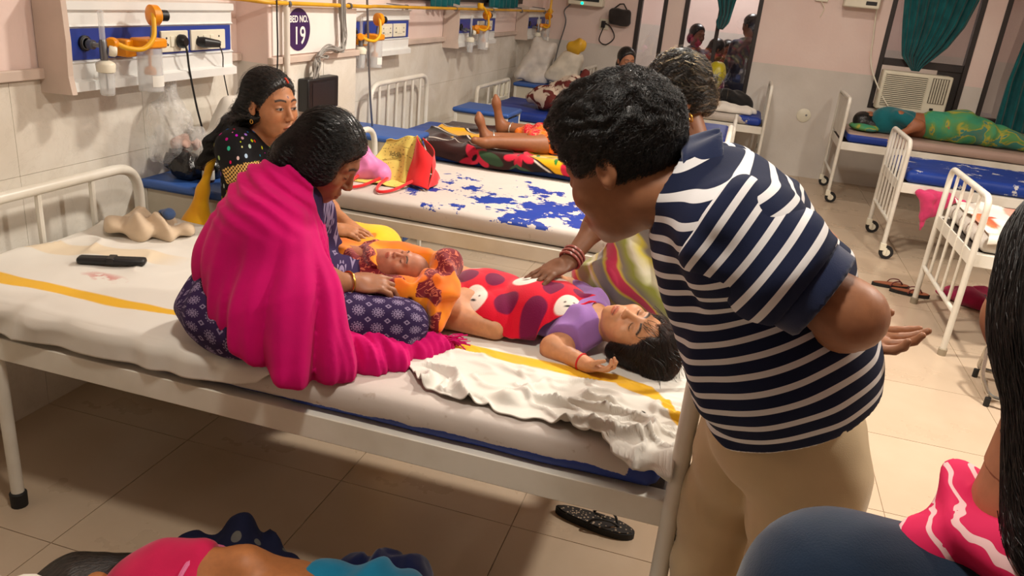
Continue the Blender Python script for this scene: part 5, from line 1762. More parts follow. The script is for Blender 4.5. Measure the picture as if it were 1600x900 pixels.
# ============================================================ person at the right edge, close to the viewer
rG = empty('person', (.33, .76, 0), 'person close at the right edge in dark teal top and pink scarf', 'person')
hG = Head((.342, .80, 1.385), (-.16, .97, -.15), (-.05, .15, .97), 1.0)
prG = [('c', V(.34, .72, .90), V(.34, .74, .98), .13, .10), ('c', V(.24, .70, 1.02), V(.48, .79, 1.03), .04, .04), ('c', V(.335, .75, 1.08), hG.pt(0, -.02, -.075), .058, .052), ('c', V(.34, .72, .9), V(.34, .74, .10), .15, .12)]
body(rG, prG, rgb(168, 112, 80), hG, [], h=.016, hh=.005)
def hairG(p):
    q = hG.loc(p)
    m = q.copy(); m[:, 0] = np.abs(m[:, 0])
    cap = ell(q, (0, -.018, .032), (.086, .106, .094))
    cap = smax(cap, (q[:, 1] - (.030 + .5 * q[:, 2])) * .87, .012)
    cap = smin(cap, ell(m, (.064, -.025, -.01), (.022, .05, .055)), .02)
    cap = smin(cap, cone(q, (.012, -.055, -.03), (.012, -.085, -.20), .076, .062), .04)
    return cap
ho = hair(rG, hG, hairG, hG.c - .27, hG.c + .18, plain('black_hair_mass', (.006, .006, .006), .5, var=0), .006, flow_back)
fibres(rG, ho, hairG, to(hG.pt(-.03, -.12, -.25)), 5000, 12, .011, .002, .00045, FIB_K, .05)
M_TEALK = clothmat('dark_teal_blouse', rgb(10, 34, 58), .8, .2)
tpG = [('c', V(.35, .72, .48), V(.35, .73, .94), .19, .17), ('c', V(.35, .72, .94), V(.355, .72, 1.01), .16, .12), ('c', V(.188, .70, 1.060), V(.51, .76, 1.065), .085, .085), ('c', V(.186, .695, 1.05), V(.12, .69, .86), .086, .07), ('c', V(.12, .69, .86), V(.11, .82, .73), .07, .055), ('c', V(.53, .78, 1.04), V(.61, .80, .80), .08, .065)]
lo, hi = bounds(tpG, .03)
cloth('blouse', rG, lambda p: smax(blend(p, tpG, .06) + .006 * vnoise(p, 8, 2), .45 - p[:, 2], .01), lo, hi, .010, M_TEALK)
M_SCF = Mt('pink_white_scarf', rgb(206, 30, 84), .8, spec=.2)
_x, _y, _z = M_SCF.xyz(M_SCF.obj())
_n = M_SCF.noise(7, detail=3)
_st = ((_x * 24. + _z * 26. + (_n - .5) * 4.0).fract() - .5).abs().lt(.10) * M_SCF.noise(30, detail=2).gt(.40)
M_SCF.col(M_SCF.mix(_st * .85, M_SCF.mix(_n, rgb(196, 22, 70), rgb(222, 44, 100)), rgb(238, 206, 206)))
scG = [('c', V(.252, .72, 1.146), V(.315, .70, 1.165), .016, .028), ('c', V(.315, .70, 1.165), V(.46, .76, 1.18), .028, .034), ('c', V(.252, .72, 1.146), V(.29, .80, 1.165), .016, .026)]
lo, hi = bounds(scG, .03)
cloth('scarf', rG, lambda p: blend(p, scG, .04) + .006 * np.sin(p[:, 2] * 110 + p[:, 0] * 50 + 3 * vnoise(p, 12, 2)), lo, hi, .006, M_SCF)

# ============================================================ sleeper on the floor beside the nearest bed
rH = empty('person', (-1.0, 1.30, 0), 'person in a pink blouse asleep on the floor at the bottom left', 'person')
hH = Head((-1.30, 1.20, .13), (.25, .75, .45), (-.95, .1, .1), .98)
prH = [('c', V(-1.10, 1.26, .135), V(-.98, 1.29, .13), .115, .105), ('c', V(-.98, 1.29, .13), V(-.80, 1.33, .135), .105, .125), ('c', V(-.80, 1.33, .135), V(-.45, 1.40, .10), .12, .08), ('c', V(-1.12, 1.26, .15), hH.pt(0, -.02, -.07), .055, .05), ('c', V(-1.10, 1.30, .22), V(-.93, 1.34, .245), .048, .042), ('c', V(-.93, 1.34, .245), V(-.80, 1.42, .17), .040, .028), ('c', V(-.45, 1.40, .10), V(-.10, 1.32, .07), .07, .045)]
body(rH, prH, rgb(186, 120, 72), hH, [], hh=.005)
hair(rH, hH, lambda p: smax(smin(smax(ell(hH.loc(p), (0, -.018, .03), (.085, .106, .095)), (hH.loc(p)[:, 1] - (.03 + .5 * hH.loc(p)[:, 2])) * .87, .01), cone(p, V(-1.31, 1.24, .15), V(-1.18, 1.36, .12), .075, .05), .04), .004 - p[:, 2], .01) + .004 * vnoise(p, 25, 3), V(-1.55, .98, 0), V(-1.05, 1.46, .32), M_HAIRC, .007, flow_back)
M_CER = clothmat('cerise_blouse_cloth', rgb(206, 20, 82), .75, .1)
blH = [('c', V(-1.13, 1.26, .135), V(-1.03, 1.28, .135), .128, .118), ('c', V(-1.12, 1.30, .215), V(-1.045, 1.325, .235), .062, .056)]
lo, hi = bounds(blH, .02)
bl = cloth('blouse', rH, lambda p: smax(smax(blend(p, blH, .04) + .003 * vnoise(p, 15, 2), (p[:, 0] + 1.005) + .25 * (p[:, 1] - 1.3), .003), .004 - p[:, 2], .01), lo, hi, .008, M_CER)
ring_v = []
MB().tube([(-1.010 - .03 * math.sin(a), 1.30 + .125 * math.cos(a), .145 + .125 * math.sin(a)) for a in np.linspace(.0, 2.9, 20)], .006, 6).build('hem_trim', plain('pink_lace', rgb(236, 120, 170), .7, var=.1), bl)
M_TURQ = clothmat('turquoise_cloth', rgb(14, 124, 164), .8, .15)
skH = [('c', V(-.80, 1.34, .13), V(-.62, 1.42, .13), .135, .125), ('c', V(-.62, 1.42, .13), V(-.10, 1.34, .08), .12, .09)]
lo, hi = bounds(skH, .02)
cloth('skirt', rH, lambda p: smax(smax(blend(p, skH, .04) + .010 * np.sin(p[:, 0] * 50 + 5 * vnoise(p, 7, 3)), -.79 - p[:, 0], .01), .004 - p[:, 2], .01), lo, hi, .009, M_TURQ)
# ============================================================ sheets and blankets
def grid_obj(name, P, mat, attrs=None, thick=.004, loc=None, parent=None, sub=0):
    """P: (n, m, 3) array of world points"""
    n, m, _ = P.shape
    idx = np.arange(n * m).reshape(n, m)
    f = np.stack([idx[:-1, :-1], idx[1:, :-1], idx[1:, 1:], idx[:-1, 1:]], -1).reshape(-1, 4)
    o = mk(name, P.reshape(-1, 3), f, mat, parent, attrs=attrs, loc=loc if loc is not None else P[n // 2, m // 2])
    if thick:
        s = o.modifiers.new('thick', 'SOLIDIFY'); s.thickness = thick; s.offset = -1
    return o
def over_edge(s, y_edge, ztop, rad=.03):
    """arc length s past the mattress edge -> (dy, z): rolls over the near edge and hangs"""
    a = np.clip(s / rad, 0, math.pi / 2)
    y = y_edge - rad * np.sin(a)
    z = ztop - rad * (1 - np.cos(a)) - np.maximum(s - rad * math.pi / 2, 0)
    return y, z
M_SHEET = Mt('white_bedsheet_cotton', (.8, .8, .78), .85, spec=.2)
M_SHEET.set('Sheen Weight', .15)
_c = M_SHEET.attrcol('col')
M_SHEET.col(M_SHEET.mix(M_SHEET.noise(5, detail=5).step(.5, .8) * .14, _c, rgb(196, 178, 150)))
M_SHEET.bump(M_SHEET.noise(600, detail=1), .15, .001)
NX, NV = 420, 210
X = np.linspace(-2.10, .010, NX)
hem = np.interp(X, [-2.10, -1.6, -1.15, -1.02, -.95, -.88, -.72, -.66, -.60, -.50, -.40, -.30, -.20, -.14, -.10, -.05, .01],
                [.098, .095, .088, .060, .0, -.14, -.17, -.10, -.03, -.02, -.012, -.008, .0, .012, .03, .05, .05])
hem = hem + .006 * np.sin(X * 46) * (X > -.66) + .004 * np.sin(X * 90 + 1) * (X > -.66)
far = 2.43
T = np.linspace(0, 1, NV)
ye = 1.582
P = np.zeros((NX, NV, 3)); S = np.zeros((NX, NV))
for i in range(NX):
    L = (far - ye) + hem[i]
    s = T * L
    past = s - (far - ye)
    yy, zz = over_edge(np.maximum(past, 0), ye, BEDZ + .004, .032)
    y = np.where(past > 0, yy - .004, far - s)
    z = np.where(past > 0, zz, BEDZ + .004)
    P[i, :, 0] = X[i]; P[i, :, 1] = y; P[i, :, 2] = z; S[i] = s
fl = P.reshape(-1, 3)
x, y, z = fl[:, 0].copy(), fl[:, 1].copy(), fl[:, 2].copy()
S = S.ravel()
q = np.stack([x, S, 0 * x], 1)
# soft creases: long ones at the head end, crumples towards the near hem by the child
w = .0045 * vnoise(q, 5, 3, 2) + .004 * np.abs(np.sin(3.2 * vnoise(q * V(1.6, 1, 1), 3.2, 11, 2) + S * 6)) ** 3
right = np.clip((x + .70) / .1, 0, 1)
nearh = np.clip((S - .50) / .30, 0, 1)
cr = np.abs(np.sin(4.2 * vnoise(q * V(.8, 1.5, 1), 6, 23, 2) + x * 9 - S * 5))
cr2 = np.abs(np.sin(5 * vnoise(q * V(.7, 1.6, 1), 9, 61, 2) + x * 16 - S * 12))
w = w + right * nearh * (.030 * (1 - cr) ** 2.5 + .013 * (1 - cr2) ** 3 + .008 * np.maximum(vnoise(q, 11, 5, 2), 0))
left = np.clip((-1.55 - x) / .3, 0, 1)
w = w + left * .018 * (1 - np.abs(np.sin(2.6 * vnoise(q * V(2, .8, 1), 3, 40, 2) + (x * .5 + S) * 7))) ** 2
w = np.maximum(w, 0)
hang = S > (far - ye) + .02
fl[:, 2] = z + np.where(hang, .3 * w, w)
fl[:, 1] = y - np.where(hang, np.maximum(w, 0) * 1.2 + .012 * (1 + np.sin(x * 40 + 4 * vnoise(q, 5, 8))) * .5, 0)
# colours: woven yellow stripe, a tan stripe at the head end, faded red stamp
sy = np.interp(x, [-2.1, -1.64, -1.38, -1.0, -.65, -.37, -.18, -.08, .01], [1.69, 1.70, 1.72, 1.80, 1.885, 1.88, 1.885, 1.86, 1.72])
sy = sy + .012 * vnoise(q, 6, 31, 2)
pos = far - S
wid = np.interp(x, [-2.1, -1.5, -1.3, -.7, -.5, .01], [.033, .026, .014, .022, .026, .034])
yel = np.clip((wid - np.abs(pos - sy)) / .004, 0, 1)
tan = np.clip((.05 - np.abs(pos - (2.0 + .25 * (x + 1.9)))) / .006, 0, 1) * np.clip((-1.62 - x) / .1, 0, 1) * .55
st_ = np.clip(1 - ((x + 1.735) / .085) ** 2 - ((pos - 1.84) / .035) ** 2, 0, 1) * np.clip(vnoise(q, 60, 2, 2) * 4 + .6, 0, 1) * .8
col = np.tile(V(*rgb(222, 218, 209)), (len(x), 1))
for wgt, cc in ((tan, rgb(222, 196, 150)), (yel, rgb(228, 176, 34)), (st_, rgb(196, 110, 104))):
    col = col * (1 - wgt[:, None]) + V(*cc) * wgt[:, None]
for (hx, hy) in ((-.105, 1.725), (-.085, 1.735)):
    d = ((x - hx) ** 2 + (pos - hy) ** 2) < .0055 ** 2
    col[d] = (.02, .015, .012)
P = fl.reshape(NX, NV, 3)
o = grid_obj('bedsheet', P, M_SHEET, {'col': col}, .003, loc=(-1.0, 2.0, BEDZ))
tag(o, 'rumpled white bedsheet with a yellow stripe on the nearest bed', 'bedsheet')

# red printed blanket over the child
NS, NT = 230, 170
nearp = np.array([(-.90, 2.14), (-.83, 2.05), (-.74, 2.01), (-.66, 1.99), (-.59, 1.962), (-.50, 1.965), (-.42, 1.97), (-.34, 2.02), (-.285, 2.09)])
farp = np.array([(-.96, 2.22), (-.86, 2.29), (-.75, 2.34), (-.63, 2.375), (-.54, 2.385), (-.45, 2.375), (-.38, 2.345), (-.31, 2.31), (-.24, 2.26)])
sI = np.linspace(0, 1, NS); kI = np.linspace(0, 1, 9)
N_ = np.stack([np.interp(sI, kI, nearp[:, c]) for c in (0, 1)], 1)
F_ = np.stack([np.interp(sI, kI, farp[:, c]) for c in (0, 1)], 1)
t = np.linspace(0, 1, NT)
G = N_[:, None, :] * (1 - t)[None, :, None] + F_[:, None, :] * t[None, :, None]
xy = G.reshape(-1, 2)
def hump(x, y):
    h = lambda cx, cy, rx, ry, hh: hh * np.maximum(1 - ((x - cx) / rx) ** 2 - ((y - cy) / ry) ** 2, 0) ** .5
    a = h(-.43, 2.11, .19, .14, .140)
    a = np.maximum(a, h(-.61, 2.13, .15, .135, .128))
    a = np.maximum(a, h(-.74, 2.03, .10, .09, .126))
    a = np.maximum(a, h(-.57, 2.07, .12, .12, .105))
    a = np.maximum(a, h(-.82, 2.20, .15, .11, .118))
    return a
bz = hump(xy[:, 0], xy[:, 1])
bz = bz.reshape(NS, NT)
for _ in range(14):
    bz[1:-1, 1:-1] = (bz[:-2, 1:-1] + bz[2:, 1:-1] + bz[1:-1, :-2] + bz[1:-1, 2:] + bz[1:-1, 1:-1]) / 5
bz = bz.ravel()
q = np.c_[xy, 0 * xy[:, 0]]
edge = np.minimum(np.tile(t, NS), 1 - np.tile(t, NS))
bz = np.maximum(bz, hump(xy[:, 0], xy[:, 1])) + .012 + .006 * np.abs(np.sin(3 * vnoise(q, 7, 3, 2) + xy[:, 0] * 22 + xy[:, 1] * 12)) + .004 * vnoise(q, 14, 5)
collar_ = np.clip((np.repeat(sI, NT) - .86) / .1, 0, 1)
bz = bz + collar_ * .018 * np.sin(np.tile(t, NS) * 22 + 1)
P = np.c_[xy, BEDZ + .010 + bz].reshape(NS, NT, 3)
u = np.repeat(sI, NT) * .60; v = np.tile(t, NS) * .36
col = np.tile(V(*rgb(216, 16, 48)), (len(u), 1))
def disc(cx, cy, r, c, sx=1.0, soft=.0025):
    global col
    w_ = np.clip((r - np.sqrt(((u - cx) * sx) ** 2 + (v - cy) ** 2)) / soft, 0, 1)[:, None]
    col = col * (1 - w_) + V(*c) * w_
PUR, CRM, PNK, BLK = rgb(116, 14, 66), rgb(238, 226, 214), rgb(244, 80, 110), (.012, .01, .01)
for i_ in range(8):
    for j_ in range(5):
        cx, cy = .02 + .082 * i_ + .02 * (j_ % 2), .035 + .078 * j_ + .012 * math.sin(i_ * 2.1)
        if (i_ + 2 * j_) % 3:
            disc(cx, cy, .031 + .004 * math.sin(i_ * 3 + j_), PUR)
        else:
            r = .037 + .005 * math.sin(i_ + j_ * 2)
            disc(cx, cy, r, CRM)
            disc(cx - r * .32, cy + r * .10, .0042, BLK); disc(cx + r * .32, cy + r * .12, .0042, BLK)
            disc(cx, cy - r * .28, .0045, BLK, .35)
M_FLC = Mt('printed_fleece', (.8, .1, .1), .9, spec=.1)
M_FLC.col(M_FLC.attrcol('col')); M_FLC.set('Sheen Weight', .3)
M_FLC.bump(M_FLC.noise(380, detail=2), .4, .002)
o = grid_obj('blanket', P, M_FLC, {'col': col}, .007, loc=(-.5, 2.2, BEDZ + .01))
tag(o, 'red fleece blanket with purple dots and white faces over the sleeping child', 'blanket')

# brown floral blanket on the third bed
NX, NV = 330, 190
X = np.linspace(-1.92, -.12, NX); ye = 4.535; far = 5.36; ztop = .662
T = np.linspace(0, 1, NV)
P = np.zeros((NX, NV, 3)); S = np.zeros((NX, NV))
for i in range(NX):
    s = T * ((far - ye) + .10 + .015 * math.sin(X[i] * 8))
    past = s - (far - ye)
    yy, zz = over_edge(np.maximum(past, 0), ye, ztop, .035)
    P[i, :, 0] = X[i] + .05 * math.sin(T[0]); P[i, :, 1] = np.where(past > 0, yy - .012, far - s); P[i, :, 2] = np.where(past > 0, zz, ztop); S[i] = s
fl = P.reshape(-1, 3)
q = np.stack([fl[:, 0], S.ravel(), 0 * fl[:, 0]], 1)
wv = np.abs(np.sin(3 * vnoise(q, 4, 6, 2) + q[:, 0] * 9 + q[:, 1] * 4))
fl[:, 2] += .012 + .022 * (1 - wv) ** 2 + .006 * vnoise(q, 9, 3)
x, s = fl[:, 0], S.ravel()
col = np.tile(V(*rgb(52, 22, 18)), (len(x), 1))
def stripe(f, hw, c):
    global col
    w_ = np.clip((hw - np.abs(f)) / .006, 0, 1)[:, None]
    col = col * (1 - w_) + V(*c) * w_
def blob(cx, cs, rx, rs, c, rot=0.0):
    global col
    a, b = x - cx, s - cs
    a, b = a * math.cos(rot) + b * math.sin(rot), -a * math.sin(rot) + b * math.cos(rot)
    w_ = np.clip((1 - np.sqrt((a / rx) ** 2 + (b / rs) ** 2)) * 8, 0, 1)[:, None]
    col = col * (1 - w_) + V(*c) * w_
YL, WH, RD, GN, DK = rgb(232, 170, 22), rgb(226, 214, 200), rgb(204, 34, 60), rgb(44, 122, 40), rgb(30, 14, 14)
for k in range(7):
    x0 = -1.85 + k * .28
    stripe((s - .22) - (x - x0) * .9 if False else (s - .20 - .05 * k % .1) + 0 * x + 9 * (np.abs(x - x0) > .06), .010, WH)
for k in range(9):
    blob(-1.82 + .2 * k, .30 + .03 * (k % 2), .022, .018, YL)
for (cx, cs) in ((-1.66, .52), (-1.05, .42), (-.5, .5)):
    for a in range(4):
        blob(cx + .05 * math.cos(a * 1.571 + .4), cs + .05 * math.sin(a * 1.571 + .4), .055, .030, YL, a * 1.571 + .4)
    blob(cx, cs, .018, .018, DK)
# diagonal yellow band with leaves, bordered in white
f0 = (s - .55) - (x + 1.45) * .55
stripe(f0, .16, DK); stripe(f0, .085, YL); stripe(f0 - .10, .008, WH); stripe(f0 + .10, .008, WH)
stripe((s - .78) - (x + 1.1) * .12, .010, WH)
for k in range(10):
    cx = -1.5 + .13 * k
    cs = .55 + (cx + 1.45) * .55
    for a in (-1, 1):
        blob(cx + .02 * a, cs + .022 * a, .036, .013, GN, .5 + .9 * a)
for (cx, cs) in ((-1.18, .83), (-.86, .93), (-.55, .86), (-1.45, .90), (-.3, .75)):
    for a in range(5):
        an = a * 1.2566 + .3
        blob(cx + .05 * math.cos(an), cs + .05 * math.sin(an), .05, .026, RD, an)
    blob(cx, cs, .018, .018, DK)
blob(-1.35, .88, .09, .035, rgb(52, 74, 48), .3); blob(-1.15, .93, .08, .03, rgb(60, 82, 60), .1)
o = grid_obj('blanket', fl.reshape(NX, NV, 3), M_FLC, {'col': col}, .006, loc=(-1.0, 5.0, .66))
tag(o, 'dark brown blanket with yellow bands and red flowers on the third bed', 'blanket')

# patterned sheet on the nearest right hand bed
NX, NV = 150, 120
X = np.linspace(1.315, 3.1, NX); ye = 4.375; far = 5.13; ztop = .662
P = np.zeros((NX, NV, 3)); S = np.zeros((NX, NV))
for i in range(NX):
    s = np.linspace(0, 1, NV) * ((far - ye) + .075 + .02 * math.sin(X[i] * 17))
    past = s - (far - ye)
    yy, zz = over_edge(np.maximum(past, 0), ye, ztop, .03)
    P[i, :, 0] = X[i]; P[i, :, 1] = np.where(past > 0, yy - .008, far - s); P[i, :, 2] = np.where(past > 0, zz, ztop); S[i] = s
fl = P.reshape(-1, 3)
q = np.stack([fl[:, 0], S.ravel(), 0 * fl[:, 0]], 1)
fl[:, 2] += .010 + .02 * (1 - np.abs(np.sin(3 * vnoise(q, 4, 16, 2) + q[:, 0] * 8))) ** 2
x, s = fl[:, 0], S.ravel()
col = np.tile(V(*rgb(234, 228, 218)), (len(x), 1))
stripe(x - 1.66 + .05 * np.sin(s * 9), .07, rgb(238, 156, 138)); stripe(x - 2.2, .08, rgb(238, 156, 138))
stripe(s - .44 - .10 * (x - 1.5), .016, rgb(226, 84, 52)); blob(1.36, .52, .05, .16, rgb(224, 112, 66))
o = grid_obj('bedsheet', fl.reshape(NX, NV, 3), M_SHEET, {'col': col}, .004, loc=(2.2, 4.8, .66))
tag(o, 'white sheet with salmon and orange bands on the nearest right hand bed', 'bedsheet')

def lump(name, label, cat, prims, mat, h=.012, k=.04, amp=.012, freq=9, base=None, seed=1, attrs=None, group=None, fold=40, cut=None):
    lo, hi = bounds(prims, .04)
    def fn(p):
        d = blend(p, prims, k) + amp * np.sin(4 * vnoise(p, freq, seed) + p[:, 0] * fold + p[:, 1] * fold * .7) * .7 + amp * .4 * vnoise(p, freq * 3, seed + 3)
        if cut is not None:
            d = np.maximum(d, cut(p))
        return d if base is None else smax(d, base - p[:, 2], .006)
    v, f = nets(fn, lo, hi, h)
    c = prims[0][1]
    o = mk(name, v, f, mat, attrs={a: g_(v) for a, g_ in (attrs or {}).items()}, loc=(c[0], c[1], base if base is not None else lo[2]))
    return tag(o, label, cat, group)
M_BEI = clothmat('beige_cotton', rgb(206, 184, 156), .85, .1)
lump('cloth_bundle', 'crumpled beige cloth bundle near the headboard of the nearest bed', 'cloth', [('e', V(-1.93, 2.22, .70), V(.10, .085, .04), None), ('e', V(-1.83, 2.27, .69), V(.07, .06, .03), None), ('e', V(-1.98, 2.33, .685), V(.12, .07, .03), None)], M_BEI, .007, .05, .020, 7, base=BEDZ + .008, fold=34)
lump('cloth', 'small blue cloth on the beige bundle', 'cloth', [('e', V(-1.88, 2.30, .742), V(.03, .02, .012), None), ('e', V(-1.86, 2.29, .735), V(.018, .022, .02), None)], clothmat('blue_cloth', rgb(70, 96, 142), .85, .1), .005, .02, .005, 20)
M_WHT = clothmat('white_cotton', rgb(228, 222, 212), .85, .05)
lump('pillow', 'white pillow propped between the wall and the woman in the yellow sari', 'pillow', [('c', V(-2.13, 2.86, .80), V(-2.08, 3.0, 1.0), .05, .045), ('c', V(-2.13, 3.0, .80), V(-2.08, 3.12, 1.0), .05, .045), ('c', V(-2.08, 3.0, 1.0), V(-2.08, 3.10, 1.01), .045, .045)], M_WHT, .010, .06, .005, 8, base=.752)
M_PNKC = clothmat('pink_print_cloth', rgb(206, 60, 108), .85, .25)
lump('cloth', 'pink cloth hanging below the blue mattress of the right hand bed', 'cloth', [('c', V(1.32, 6.10, .52), V(1.62, 6.10, .50), .02, .02), ('c', V(1.40, 6.09, .50), V(1.40, 6.08, .26), .05, .012), ('c', V(1.50, 6.09, .50), V(1.45, 6.085, .38), .05, .02)], M_PNKC, .009, .05, .008, 10)
M_MAG = clothmat('magenta_cloth', rgb(156, 22, 70), .85, .3)
lump('cloth_heap', 'crumpled magenta cloth on the floor under the right hand bed', 'cloth', [('e', V(1.66, 5.32, .05), V(.15, .10, .06), None), ('e', V(1.76, 5.42, .05), V(.12, .10, .06), None), ('e', V(1.50, 5.38, .04), V(.09, .06, .04), None)], M_MAG, .010, .05, .018, 8, base=.002)
M_DKP = Mt('dark_floral_cloth', rgb(40, 42, 56), .85, spec=.2)
_v, _vc = M_DKP.vor(16)
M_DKP.col(M_DKP.mix(_v.lt(.30), rgb(22, 26, 52), M_DKP.mix(M_DKP.noise(12), rgb(120, 110, 90), rgb(60, 74, 92))))
lump('cloth_heap', 'dark floral cloth heaped behind the sleeper on the floor', 'cloth', [('c', V(-1.22, 1.50, .05), V(-1.06, 1.54, .07), .06, .075), ('c', V(-1.06, 1.52, .07), V(-.90, 1.50, .07), .07, .05), ('e', V(-1.10, 1.56, .13), V(.06, .04, .05), None)], M_DKP, .010, .05, .018, 9, base=.002)
lump('cloth_heap', 'navy and tan scrunched cloth beside the turquoise skirt on the floor', 'cloth', [('c', V(-.74, 1.56, .10), V(-.60, 1.58, .12), .05, .06), ('e', V(-.66, 1.58, .13), V(.06, .04, .04), None)], clothmat('navy_cloth', rgb(22, 30, 74), .85, .3), .009, .05, .015, 12, base=.002)
# ============================================================ small things
M_GLD = M_CLEAR
# on the first locker
e = empty('medicine_bottle', (-2.0, 2.715, .75), 'brown medicine bottle with white cap and label on the nearest locker', 'bottle')
MB().lathe([(.001, 0), (.022, .001), (.024, .006), (.024, .055), (.020, .066), (.011, .074), (.010, .083)], (-2.0, 2.715, .75), n=20).build('bottle_body', plain('amber_glass', rgb(54, 22, 14), .12, var=.1), e)
MB().lathe([(.012, .080), (.0125, .082), (.0125, .096), (.010, .098)], (-2.0, 2.715, .75), n=18).build('cap', M_PAPER, e)
MB().lathe([(.0244, .012), (.0246, .013), (.0246, .048), (.0244, .049)], (-2.0, 2.715, .75), n=20).build('label_wrap', plain('bottle_label', rgb(226, 222, 206), .7, var=.06), e)
M_KPL = Mt('black_polythene', (.008, .008, .009), .22, spec=.6)
M_KPL.bump(M_KPL.noise(24, detail=4), .6, .02)
lump('plastic_bag', 'black polythene bag slumped on the nearest locker', 'bag', [('e', V(-2.10, 2.72, .80), V(.085, .07, .06), None), ('e', V(-2.04, 2.80, .79), V(.07, .06, .045), None), ('c', V(-2.14, 2.70, .82), V(-2.15, 2.68, .87), .03, .012)], M_KPL, .007, .04, .010, 14, base=.752, fold=70)
M_POLY = Mt('clear_polythene', (.85, .85, .84), .15, spec=.6)
M_POLY.set('Alpha', .30)
M_POLY.bump(M_POLY.noise(30, detail=5), .8, .02)
lump('plastic_bag', 'clear crumpled polythene bag against the tiles above the black bag', 'bag', [('c', V(-2.17, 2.68, .86), V(-2.17, 2.71, .98), .06, .075), ('c', V(-2.17, 2.71, .98), V(-2.18, 2.74, 1.12), .07, .02), ('e', V(-2.15, 2.82, .88), V(.05, .07, .07), None)], M_POLY, .009, .05, .012, 12, base=.80, fold=60)
lump('paper_packet', 'pinkish paper packet inside the clear polythene bag', 'packet', [('e', V(-2.15, 2.75, .885), V(.03, .05, .035), None), ('c', V(-2.14, 2.84, .87), V(-2.13, 2.88, .80), .02, .03)], clothmat('pink_paper', rgb(214, 176, 160), .8, .2), .008, .03, .008, 20)
# black pouch on the sheet
e = empty('phone_pouch', (-1.79, 1.935, BEDZ + .005), 'long black phone pouch lying on the white sheet', 'pouch')
Mx = Matrix.Translation((-1.785, 1.93, BEDZ + .026)) @ Matrix.Rotation(math.radians(25), 4, 'Z')
MB().box(-.10, .10, -.021, .021, -.011, .011, Mx).build('pouch_body', plain('black_leatherette', rgb(20, 20, 23), .5, var=.15), e, bev=.009)
MB().box(-.012, .012, -.0225, .0225, -.006, .0125, Mx).build('flap_strap', M_BLACK, e, bev=.003)
# bag and packet on the second bed
M_PPK = clothmat('pink_polythene', rgb(226, 132, 186), .4, .12, sheen=0)
lump('packet', 'pink plastic packet leaning on the yellow and red bag', 'packet', [('c', V(-1.735, 3.50, .70), V(-1.76, 3.52, .85), .05, .03), ('c', V(-1.735, 3.50, .70), V(-1.60, 3.50, .69), .05, .04), ('c', V(-1.76, 3.52, .85), V(-1.60, 3.50, .70), .03, .03)], M_PPK, .008, .05, .008, 12, base=.664, fold=50)
e = empty('shopping_bag', (-1.52, 3.62, .664), 'yellow and red cloth shopping bag with red handles on the second bed', 'bag')
M_BAGY = Mt('yellow_printed_bag', rgb(214, 192, 92), .7, spec=.3)
_n = M_BAGY.noise(55, M_BAGY.scale(M_BAGY.obj(), (1, 1, 2.2)), detail=2)
M_BAGY.col(M_BAGY.mix(_n.gt(.64) * .7, rgb(220, 200, 104), rgb(96, 80, 30)))
M_BAGR = clothmat('red_bag_cloth', rgb(220, 30, 34), .65, .1)
def patch(name, corners, mat, n=40, amp=.008, seed=1, bulge=.0):
    A, B, C, D = [V(*c) for c in corners]     # bottom-left, bottom-right, top-right, top-left
    a, b = np.meshgrid(np.linspace(0, 1, n), np.linspace(0, 1, n), indexing='ij')
    P = (A * ((1 - a) * (1 - b))[..., None] + B * (a * (1 - b))[..., None] + C * (a * b)[..., None] + D * ((1 - a) * b)[..., None])
    nn = nrm(np.cross(B - A, D - A))
    q = P.reshape(-1, 3)
    d = amp * np.sin(4 * vnoise(q, 9, seed) + q[:, 0] * 40 + q[:, 2] * 30) + bulge * np.sin(np.pi * a.ravel())
    P = (q + d[:, None] * nn).reshape(n, n, 3)
    P[..., 2] = np.maximum(P[..., 2], .668)
    return grid_obj(name, P, mat, None, .004, parent=e)
patch('yellow_panel', [(-1.70, 3.53, .668), (-1.47, 3.50, .668), (-1.475, 3.62, .885), (-1.655, 3.66, .83)], M_BAGY, seed=2)
patch('yellow_base', [(-1.70, 3.40, .670), (-1.44, 3.42, .670), (-1.47, 3.51, .678), (-1.70, 3.54, .675)], M_BAGY, seed=4, amp=.006)
patch('red_panel', [(-1.47, 3.50, .668), (-1.335, 3.46, .668), (-1.36, 3.56, .80), (-1.475, 3.62, .885)], M_BAGR, seed=3, bulge=.03)
patch('red_back', [(-1.335, 3.46, .668), (-1.42, 3.80, .668), (-1.46, 3.66, .87), (-1.36, 3.56, .80)], M_BAGR, seed=6, bulge=.02)
patch('yellow_back', [(-1.42, 3.80, .668), (-1.68, 3.80, .668), (-1.655, 3.66, .83), (-1.475, 3.63, .885)], M_BAGY, seed=7)
text('print', 'iddh', .036, (-1.565, 3.575, .775), (math.radians(58), 0, -.05), plain('olive_ink', rgb(110, 96, 40), .7, var=0), e)
for (x0, x1) in ((-1.70, -1.60), (-1.56, -1.45)):
    MB().tube(spline([(x0, 3.50, .69), (x0 + .01, 3.36, .674), ((x0 + x1) / 2, 3.27, .672), (x1 - .01, 3.33, .674), (x1 + .02, 3.48, .69)], 6), .0075, 6).build('handle', M_BAGR, e)
# printed bag on the fourth bed
M_PRB = Mt('maroon_printed_bag', rgb(190, 168, 150), .8, spec=.2)
_v, _vc = M_PRB.vor(7)
M_PRB.col(M_PRB.mix(M_PRB.noise(9, detail=3, dist=.8).step(.48, .53), rgb(196, 178, 160), rgb(96, 40, 36)))
lump('cloth_bag', 'maroon and cream printed cloth bag on the bed with the moulded headboard', 'bag', [('e', V(-1.55, 6.75, .75), V(.20, .16, .10), None), ('e', V(-1.40, 6.85, .80), V(.16, .13, .13), None), ('c', V(-1.38, 6.88, .86), V(-1.30, 6.9, .97), .07, .03)], M_PRB, .018, .08, .02, 7, base=.652, fold=26)
